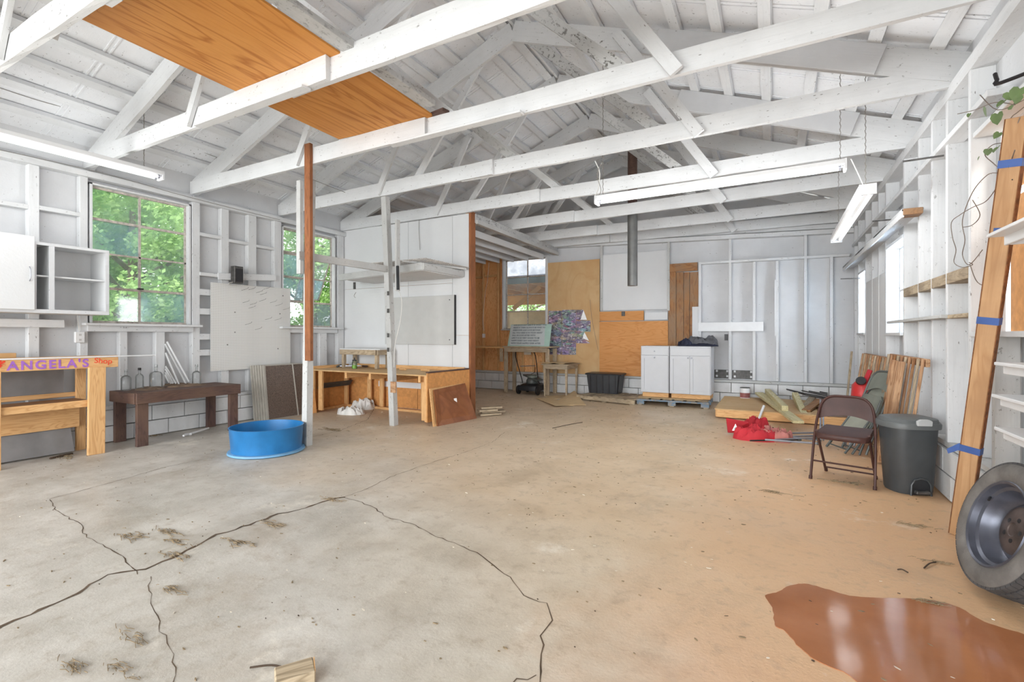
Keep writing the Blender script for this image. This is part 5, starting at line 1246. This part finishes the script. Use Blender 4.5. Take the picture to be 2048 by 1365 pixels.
MB().loft([sec(.200, .176, .600), sec(.19, .165, .628), sec(.14, .12, .640)]).build('lid', 'bin_lid', t, True)
mb = MB(); mb.prism([(-.055, .585), (.055, .585), (.058, .625), (.03, .640), (-.03, .640), (-.058, .625)], 'y', -.200, -.175, Rb); mb.build('lid_tab', 'bin_tab', t, bevel=.004)
# pedal recess: dark arched niche proud by a hair plus the pedal
ar = [(-.07, .004), (.07, .004), (.066, .085), (.045, .12), (0, .132), (-.045, .12), (-.066, .085)]
MB().prism(ar, 'y', -.150, -.12, Rb).build('pedal_recess', 'black', t)
arc = MB(); q = [(-.078, 0), (-.074, .088), (-.05, .128), (0, .143), (.05, .128), (.074, .088), (.078, 0)]
arc.tube([Rb @ Vector((x, -.152+.0, z)) for x, z in q], .008, 6); arc.build('recess_rim', 'bin', t, True)
MB().prism([(-.055, .02), (.055, .02), (.05, .045), (-.05, .045)], 'y', -.185, -.13, Rb).build('pedal', 'metalbox', t, bevel=.004)
# leaning timber with tape
t = thing('leaning_timber', 'long brown timber leaning on the right wall, wrapped in blue tape', 'timber', (1.08, 4.2, 0))
A = AZ(1918, 1072, 0)+Vector((0, .0, 0)); B = AX(2036, 235, 1.22)
UPT = (-.55, -.83, .05); bm_ = beam('board', A, B, .092, .045, 'postwood', t, up=UPT)
mx, L = frame(A, B, UPT)
MB().box(0, L, .046, .050, -.022, .022, mx).build('bark_edge', 'bark', t); MB().box(0, L, -.050, -.046, -.022, .022, mx).build('bark_edge', 'bark', t)
dd = (B-A).normalized()
for k, py in enumerate((328, 643, 898)):
    best = min((abs(0), 0) for _ in (0,)); 
    s = min(range(200), key=lambda i: abs((lambda p: YH-FPX*(p.z-HC)/(p.x*-S_+p.y*C_))(A+dd*L*i/200)-py))/200*L
    MB().box(s-.022, s+.022, -.052, .052, -.0245, .0245, mx).build('tape_band', 'tape', t)
    if k == 2: MB().add([(s-.02, .052, .02), (s+.03, .052, .02), (s-.06, .10, .03), (s-.03, .11, .03), (s-.02, .052, .025), (s+.03, .052, .025), (s-.06, .10, .035), (s-.03, .11, .035)], [(0, 1, 3, 2), (4, 6, 7, 5), (0, 4, 5, 1), (1, 5, 7, 3), (3, 7, 6, 2), (2, 6, 4, 0)], mx).build('tape_end', 'tape', t)
    if k == 0: MB().box(s-.4, s-.36, -.02, .03, .022, .026, mx).build('tape_scrap', 'tape', t)
# tyre with steel rim leaning on the block wall
t = thing('car_tyre', 'dusty car tyre on a steel rim leaning against the white block wall', 'tyre', (1.0, 3.53, 0))
tl_ = math.radians(18); az = math.radians(8)
nv = Vector((-math.cos(az)*math.cos(tl_), -math.sin(az)*math.cos(tl_), math.sin(tl_))).normalized()
ctr = Vector((1.085, 3.36, .345)); q_ = nv.to_track_quat('Z', 'Y'); R = Matrix.Translation(ctr) @ q_.to_matrix().to_4x4()
w_, Ro, Ri = .095, .335, .225
MB().lathe([(Ri-.01, .075), (Ri, .088), (.26, .100), (.295, .098), (.318, .085), (.318, -.085), (.295, -.098), (.26, -.100), (Ri, -.088), (Ri-.01, -.075)], 72, R, closed=True).build('sidewall', 'rubber', t, True)
tr_ = MB()
for a, b in ((-.082, -.047), (-.041, -.004), (.004, .041), (.047, .082)):
    for k in range(60):
        th0, th1 = 2*math.pi*(k+.06)/60, 2*math.pi*(k+.94)/60; sk = .25*(2*math.pi/60)
        vs = []
        for rr_ in (.312, Ro-.004*abs(a+b)*8):
            for (th, z) in ((th0, a), (th1, a), (th1+sk, b), (th0+sk, b)): vs.append((rr_*math.cos(th), rr_*math.sin(th), z))
        tr_.add(vs, [(0, 3, 2, 1), (4, 5, 6, 7), (0, 1, 5, 4), (1, 2, 6, 5), (2, 3, 7, 6), (3, 0, 4, 7)], R)
tag(tr_.build('tread_blocks', 'tread', t), kind='stuff')
rm_ = MB().lathe([(.222, .082), (.228, .088), (.222, .094), (.212, .088), (.205, .06), (.190, .052), (.178, .02), (.165, -.01), (.150, -.02), (.135, -.005), (.10, .012), (.072, .012), (.062, .0), (.035, -.004), (0, -.004)], 64, R, cap=False).build('rim', 'rim', t, True)
MB().lathe([(.032, .016), (.036, .02), (.10, .015), (.128, -.002), (.124, -.006), (.032, .006)], 40, R).build('rusty_centre', 'rust', rm_, True)
for k in range(5):
    a = 2*math.pi*k/5; MB().lathe([(0, .012), (.013, .012), (.013, .017), (0, .0175)], 10, R @ Matrix.Translation((.056*math.cos(a), .056*math.sin(a), .002))).build('bolt_hole', 'black', rm_)
a = math.radians(150); MB().tube([R @ Vector((.2*math.cos(a), .2*math.sin(a), .06)), R @ Vector((.17*math.cos(a), .17*math.sin(a), .075))], .006, 8).build('valve', 'blackm', rm_)
# wooden block in the foreground
A = AZ(572, 1357, 0); B = AZ(640, 1363, 0)
t = thing('wood_block', 'short dirty timber offcut at the bottom edge of the foreground', 'block', (-1.6, 1.25, 0))
c = AZ(600, 1362, 0)+Vector((0, .0, 0)); beam('block', c+Vector((-.045, -.075, .026)), c+Vector((.03, .04, .026)), .10, .052, 'pallet', t, bev=.004)
MB().box(-.004, 0, -.045, .045, -.024, .024, frame(c+Vector((.032, .043, .026)), c+Vector((.06, .08, .026)))[0]).build('end_grain', 'pine', t)
# black hook, nails
A = AX(1990, 148, 1.20); B = AX(1996, 165, 1.20); E = B+Vector((.25, -.25, -.01))
tag(wire([A, A.lerp(B, .7), B+Vector((.01, -.012, -.01)), E], .011, 8, 4).build('steel_hook', 'blackm'), 'black bent steel hook high on the right wall', 'hook')
# vine with leaves
t = thing('vine', 'thin dry vine with green heart leaves trailing down the right wall', 'vine', AX(2000, 300, XR))
V = lambda x, y, o=0: AX(x, y, XR-.03-o)
stems = [[(2060, 205), (2035, 225), (2020, 240), (2008, 285), (2010, 330), (1998, 345), (1975, 350), (1945, 385), (1925, 440), (1930, 480), (1925, 510), (1938, 530), (1965, 500)],
         [(2040, 235), (2020, 280), (1985, 290), (1970, 310), (1990, 330), (2005, 350), (1975, 400), (1945, 415), (1920, 430), (1903, 445), (1905, 475), (1912, 500), (1908, 525), (1925, 535), (1945, 530), (1938, 525)],
         [(2048, 200), (1995, 220), (1960, 190)], [(2030, 210), (1990, 205), (1950, 220), (1915, 228)], [(1940, 530), (1955, 565), (1985, 575), (2000, 578)], [(2010, 340), (2025, 360), (2018, 340), (2030, 300)], [(1945, 400), (1960, 430), (1945, 450), (1925, 455)]]
for s in stems: wire([V(x, y, random.uniform(0, .06)) for x, y in s], .0028, 5, 5).build('stem', 'vine', t)
def leaf(c, s, rot):
    pts = [(0, -.9), (.5, -.45), (.75, .1), (.6, .55), (.25, .6), (0, .4), (-.25, .6), (-.6, .55), (-.75, .1), (-.5, -.45)]
    R = Matrix.Translation(c) @ Matrix.Rotation(rot[0], 4, 'Z') @ Matrix.Rotation(rot[1], 4, 'X') @ Matrix.Rotation(rot[2], 4, 'Z')
    mb = MB(); vs = [R @ Vector((x*s, y*s, .18*s*abs(x))) for x, y in pts]; mb.v = [tuple(v) for v in vs]+[tuple(R @ Vector((0, .1*s, -.02*s)))]
    n = len(vs); mb.f = [(i, (i+1) % n, n) for i in range(n)]; return mb.build('leaf', 'leaf', t, True)
for x, y, s in ((1972, 222, .045), (1995, 235, .05), (2035, 185, .05), (2020, 190, .04), (2003, 206, .035), (2025, 212, .035), (2036, 198, .03), (1993, 298, .035), (1976, 303, .03), (1995, 270, .03), (2015, 335, .02), (1938, 230, .02), (1958, 316, .02)):
    leaf(V(x, y, .05), s, (math.radians(-60+random.uniform(-40, 40)), math.radians(80+random.uniform(-30, 20)), random.uniform(-.6, .6)))

# ================================================================ light fixtures (fluorescent battens) and cables
def fixture(name, label, A, B, tubes, watt, chains=(), updir=(0, 0, 1), w=.13):
    A, B = Vector(A), Vector(B); t = thing(name, label, 'light fixture', (A+B)/2, 'fluorescent light fixtures'); ex = (B-A).normalized(); ey = Vector((-ex.y, ex.x, 0))
    beam('housing', A, B, w, .045, 'white_soft', t)
    for s in ((-1, 1) if tubes == 2 else (0,)):
        o = ey*(s*w*.28)+Vector((0, 0, -.045)); MB().tube([A+o+ex*.04, B+o-ex*.04], .019, 12).build('tube', 'tubelamp', t, True)
        for P, d in ((A, 1), (B, -1)): MB().tube([P+o+ex*d*.03, P+o+ex*d*.05], .021, 10).build('tube_cap', 'alu', t)
    for P, d in ((A, 1), (B, -1)): MB().box(-.01, .01, -w/2, w/2, -.07, .025, Matrix.Translation(P) @ frame(Vector(), ex)[0]).build('end_cap', 'white_soft', t)
    for f, top in chains:
        P = A.lerp(B, f)+Vector((0, 0, .02)); n = max(4, int((top-P.z)/.03)); mb = MB()
        for k in range(n):
            z = P.z+(top-P.z)*k/n; mb.tube([Vector((P.x, P.y, z)), Vector((P.x+.004*(-1)**k, P.y+.003, z+(top-P.z)/n))], .004, 4)
        tag(mb.build('chain', 'wire', t), kind='stuff')
    if watt: 
        for f in (.12, .5, .88):  # added fill lamps below the housing, brightening the roof and walls
            pl = D.lights.new('fixture_fill_light', 'POINT'); pl.energy = watt; pl.shadow_soft_size = .12; pl.color = (.97, .99, 1)
            po = D.objects.new('fixture_fill_light', pl); COL.objects.link(po); po.location = A.lerp(B, f)+Vector((0, 0, -.34))
n = NT('fluorescent_tube_added_glow'); n.color((.9, .9, .9)); n.b.inputs['Emission Color'].default_value = (1, .99, .97, 1); n.b.inputs['Emission Strength'].default_value = .35; M['tubelamp'] = n.m  # weak glow added so the tubes read bright white
fixture('light_fixture', 'long double tube fixture hanging across the room centre right', AY(1194, 398, 5.45), AY(1690, 326, 5.38), 1, 20, ((.03, 4.9), (.985, 4.0)))
fixture('light_fixture', 'double tube fixture running along the right wall top', (.76, 5.40, 2.68), (.76, 7.86, 2.66), 2, 1, ((.05, 3.90), (.9, 3.90)))
fixture('light_fixture', 'double tube fixture above the left window at the frame edge', (-6.30, .6, 3.21), (-6.27, 3.05, 3.21), 2, 6, ((.93, 4.02),))
def cab(pts, lab, r=.0035, mat='wire'): tag(wire(pts, r).build('hanging_wire', mat), lab, 'wire')
P_ = AY(1194, 395, 5.45)
cab([AY(1190, 322, 5.3), AY(1199, 345, 5.35), AY(1197, 375, 5.4), AY(1190, 392, 5.42), P_], 'looped cable dropping to the left end of the centre fixture', .006, 'cable')
cab([AY(1204, 325, 5.3), AY(1194, 350, 5.35), AY(1202, 380, 5.4), P_], 'second thin wire beside the looped fixture cable')
cab([AX(0, 170, -6.9), AX(60, 190, -6.9), AX(160, 222, -6.9), AX(260, 232, -6.9), AX(310, 250, -6.9)], 'long sagging wire under the left roof slope')
cab([AX(0, 176, -6.9), AX(80, 202, -6.9), AX(170, 226, -6.9), AX(300, 262, -6.9), AX(420, 310, -6.9), AX(480, 330, -6.9)], 'lower sagging wire under the left roof slope')
cab([AX(0, 300, XL+.1), AX(200, 345, XL+.1), AX(380, 395, XL+.1), AX(560, 440, XL+.1)], 'thin dark wire along the left wall top plate', .004)
cab([AY(385, 268, 4.0), AY(450, 305, 4.3), AY(520, 322, 4.7)], 'thin wire from plywood sheet to the third beam')
cab([AY(622, 358, 3.97), AY(690, 385, 5.0)], 'thin wire right of the brown timber')
cab([AY(1702, 318, 5.7), AY(1715, 345, 5.7), AY(1730, 378, 5.7)], 'pale cord hanging by the right wall fixture', .005, 'cable')
cab([AY(838, 437, YP-.02), AY(838, 465, YP-.02), AY(840, 500, YP-.02)], 'thin cord on the upper white partition')
cab([AY(1180, 600, YB-.04), AY(1184, 640, YB-.04), AY(1196, 700, YB-.02)], 'faint wire at the tan plywood edge', .003)

# ================================================================ outside: trees, carport
def tree(label, x, y, h, r, n, mat, zlo=.6):
    t = thing('tree', label, 'tree', (x, y, -.16), 'trees outside the left windows')
    tk = MB(); tk.tube([(x, y, -.16), (x+.1, y+.05, h*.35), (x-.05, y+.1, h*.8)], [.16, .12, .05], 8)
    for k in range(7):
        a = random.uniform(0, 6.28); z = h*random.uniform(.3, .75); tk.tube([(x, y, z), (x+math.cos(a)*r*.5, y+math.sin(a)*r*.5, z+.5), (x+math.cos(a)*r*.9, y+math.sin(a)*r*.9, z+.8)], [.05, .03, .01], 5)
    tk.build('trunk', 'trunk', t)
    clumps = []
    for k in range(int(34*r)):
        a = random.uniform(0, 6.28); z = random.uniform(zlo, h); pr = r*(1-.55*abs((z-h*.45)/(h*.6)))*random.uniform(.3, 1.)
        clumps.append((Vector((x+math.cos(a)*pr, y+math.sin(a)*pr, z)), random.uniform(.3, .6)))
    vs, fs = [], []
    for k in range(n):
        c, cr = random.choice(clumps); d = Vector((random.gauss(0, 1), random.gauss(0, 1), random.gauss(0, .8))).normalized()*cr*random.uniform(.5, 1)
        p = c+d; s = random.uniform(.035, .065); u = Vector((random.gauss(0, 1), random.gauss(0, 1), random.gauss(0, .6))).normalized(); v = u.orthogonal().normalized()
        i = len(vs); vs += [tuple(p-u*s), tuple(p+v*s*.6), tuple(p+u*s), tuple(p-v*s*.6)]; fs.append((i, i+1, i+2, i+3))
    me = D.meshes.new('foliage'); me.from_pydata(vs, [], fs); me.materials.append(M[mat]); o = link(D.objects.new('foliage', me), t); tag(o, kind='stuff')
tree('leafy green tree filling the left window lower half', -10.6, 4.6, 4.6, 1.7, 24000, 'foliage')
tree('tall light green tree at the upper left of the first window', -13.0, 4.4, 7.5, 1.7, 22000, 'foliage')
tree('darker green tree behind the right part of the first window', -12.0, 6.9, 3.4, 1.4, 12000, 'foliage2')
tree('dense green tree filling the second window', -11.8, 9.6, 5.2, 2.0, 26000, 'foliage')
tree('dark green tree beyond the second window right edge', -10.8, 11.6, 4.4, 1.6, 16000, 'foliage2')
tree('low green bush tree far left behind the cabinet', -10.0, 1.8, 4.5, 1.8, 14000, 'foliage2')
tree('broad green tree farther away behind both windows', -16.5, 8.2, 5.4, 3.2, 22000, 'foliage2')
tree('green bush seen through the gap under the carport roof', -9.5, 19.5, 3.6, 2.4, 12000, 'foliage')
cp = thing('carport', 'timber lean-to roof with dark fascia seen through the back window', 'carport', (-5.5, 12.5, -.16))
beam('fascia', (-8, 11.2, 2.78), (-3, 11.2, 2.78), .05, .20, 'dark_out', cp)
MB().box(-8.5, -3, 11.25, 14.5, 2.86, 2.90).build('roof_deck', 'pine', cp)
for k in range(8): beam('rafter', (-8+.6*k, 11.2, 2.78), (-8+.6*k, 14.5, 2.74), .05, .14, 'pine', cp)
for k in range(4): beam('brace', (-7.6+k*1.1, 12.2, 2.1), (-6.8+k*1.1, 12.3, 2.7), .05, .12, 'pine', cp)
MB().box(-8.5, -3, 14.5, 14.55, -.16, 2.17).build('rear_siding', 'tan_out', cp)
MB().box(-9.5, -2.5, 14.4, 14.5, 2.36, 2.86).build('end_board', 'pine', cp)
for x_ in (-9.5, -2.9): MB().box(x_, x_+.03, 11.2, 14.5, -.16, 2.86).build('side_boarding', 'tan_out', cp)
for x in (-8, -5.6, -3.1): beam('post', (x, 14.45, -.16), (x, 14.45, 2.8), .1, .1, 'pine', cp, up=(0, 1, 0))

# ================================================================ litter on the floor
rnd = random.Random(5)
def scatter(name, mat, n, box, smin, smax, label, thick=.002, asp=(1.2, 3.5), excl=None):
    mb = MB()
    for _ in range(n):
        for _t in range(20):
            x = rnd.uniform(box[0], box[1]); y = rnd.uniform(box[2], box[3])
            if not (excl and excl(x, y)): break
        a = rnd.uniform(-.9, .5); s = rnd.uniform(smin, smax)*(1+.12*y); L = s*rnd.uniform(*asp); R = Matrix.Translation((x, y, .001)) @ Matrix.Rotation(a, 4, 'Z') @ Matrix.Rotation(rnd.uniform(-.15, .15), 4, 'X')
        k = 6; pts = [(L*math.cos(6.283*i/k)*rnd.uniform(.6, 1.1), s*math.sin(6.283*i/k)*rnd.uniform(.5, 1.1)) for i in range(k)]
        mb.prism(pts, 'z', 0, thick*rnd.uniform(.6, 2), R)
    o = mb.build(name, mat); tag(o, label, 'litter', kind='stuff')
scatter('dry_litter', 'litter', 700, (-6.6, 1.15, .7, 9.5), .0015, .0045, 'small brown leaf crumbs scattered over the concrete floor')
scatter('pale_chips', 'litterpale', 200, (-6.0, 1.1, .8, 8.5), .0015, .004, 'tiny pale chips scattered over the concrete floor')
scatter('bark_crumbs', 'twig', 260, (-6.9, 1.1, .9, 9.8), .0012, .003, 'dark crumbs and bark bits over the concrete floor')
def clump(px, py, n, spr, lab):
    c = AZ(px, py, 0); mb = MB()
    for k in range(n):
        a = rnd.uniform(-.5, .35); L = rnd.uniform(.02, .07)*spr; x, y = rnd.gauss(0, .05)*spr, rnd.gauss(0, .015)*spr
        p = c+Vector((x, y, .004)); q = p+Vector((math.cos(a)*L, math.sin(a)*L, rnd.uniform(0, .008))); mb.tube([p, p.lerp(q, .5)+Vector((0, rnd.uniform(-.004, .004), .003)), q], .0016*spr, 4)
    tag(mb.build('grass_clump', 'litter'), lab, 'grass clump', 'dry grass clumps on the floor', kind='stuff')
for (x, y, s, l) in ((470, 1083, 1.4, 'dry grass clump at a patch along the widest crack'), (345, 1113, 1.3, 'dry grass clump below the widest crack'), (540, 1048, 1.2, 'dry grass clump on the widest crack middle'), (260, 1072, 1.5, 'dry grass streak above the widest crack'), (330, 1065, 1.4, 'dry grass streak nearest the left window reflection'), (235, 1335, .9, 'dry grass clump lower left foreground'), (140, 1330, 1., 'dry grass clump at the lower left edge'), (340, 1180, 1., 'dry twig clump under the crack joint'), (265, 1275, 1., 'dry grass clump by the thin foreground crack'), (350, 1085, 1.2, 'dry grass clump right of crack fork'), (660, 1000, 1.2, 'dry grass clump at the crack junction'), (130, 915, 1.7, 'dark bark strip clump before the lettered workbench'), (1540, 985, 1.2, 'dark twig clump on the clay before the brown chair'), (1680, 965, 1.5, 'dark twig clump under the brown chair'), (1820, 1052, 1., 'dark twig clump before the leaning timber'), (1865, 1125, .8, 'dark twig clump left of the tyre'), (300, 870, 2., 'dry leaves clump below the dark bench'), (660, 860, 2.2, 'dry leaves clump right of the left post'), (1850, 1205, .8, 'dark twig clump above the puddle')):
    clump(x, y, 26, s, l)
for k, (a, b, lab) in enumerate((((1848, 1137), (1872, 1125), 'curved dark twig left of the tyre'), ((1795, 1140), (1816, 1146), 'short dark twig above the puddle'), ((1105, 857), (1165, 845), 'thin bent twig near the dark brown panel'), ((500, 1336), (575, 1338), 'thin straight twig beside the foreground block'), ((100, 918), (145, 908), 'flat dark bark strip before the lettered workbench'))):
    A = AZ(*a, .008); B = AZ(*b, .008); m_ = A.lerp(B, .5)+Vector((0, .012, .004)); tag(wire([A, m_, B], .004 if k != 4 else .012, 6).build('twig', 'twig'), lab, 'twig')
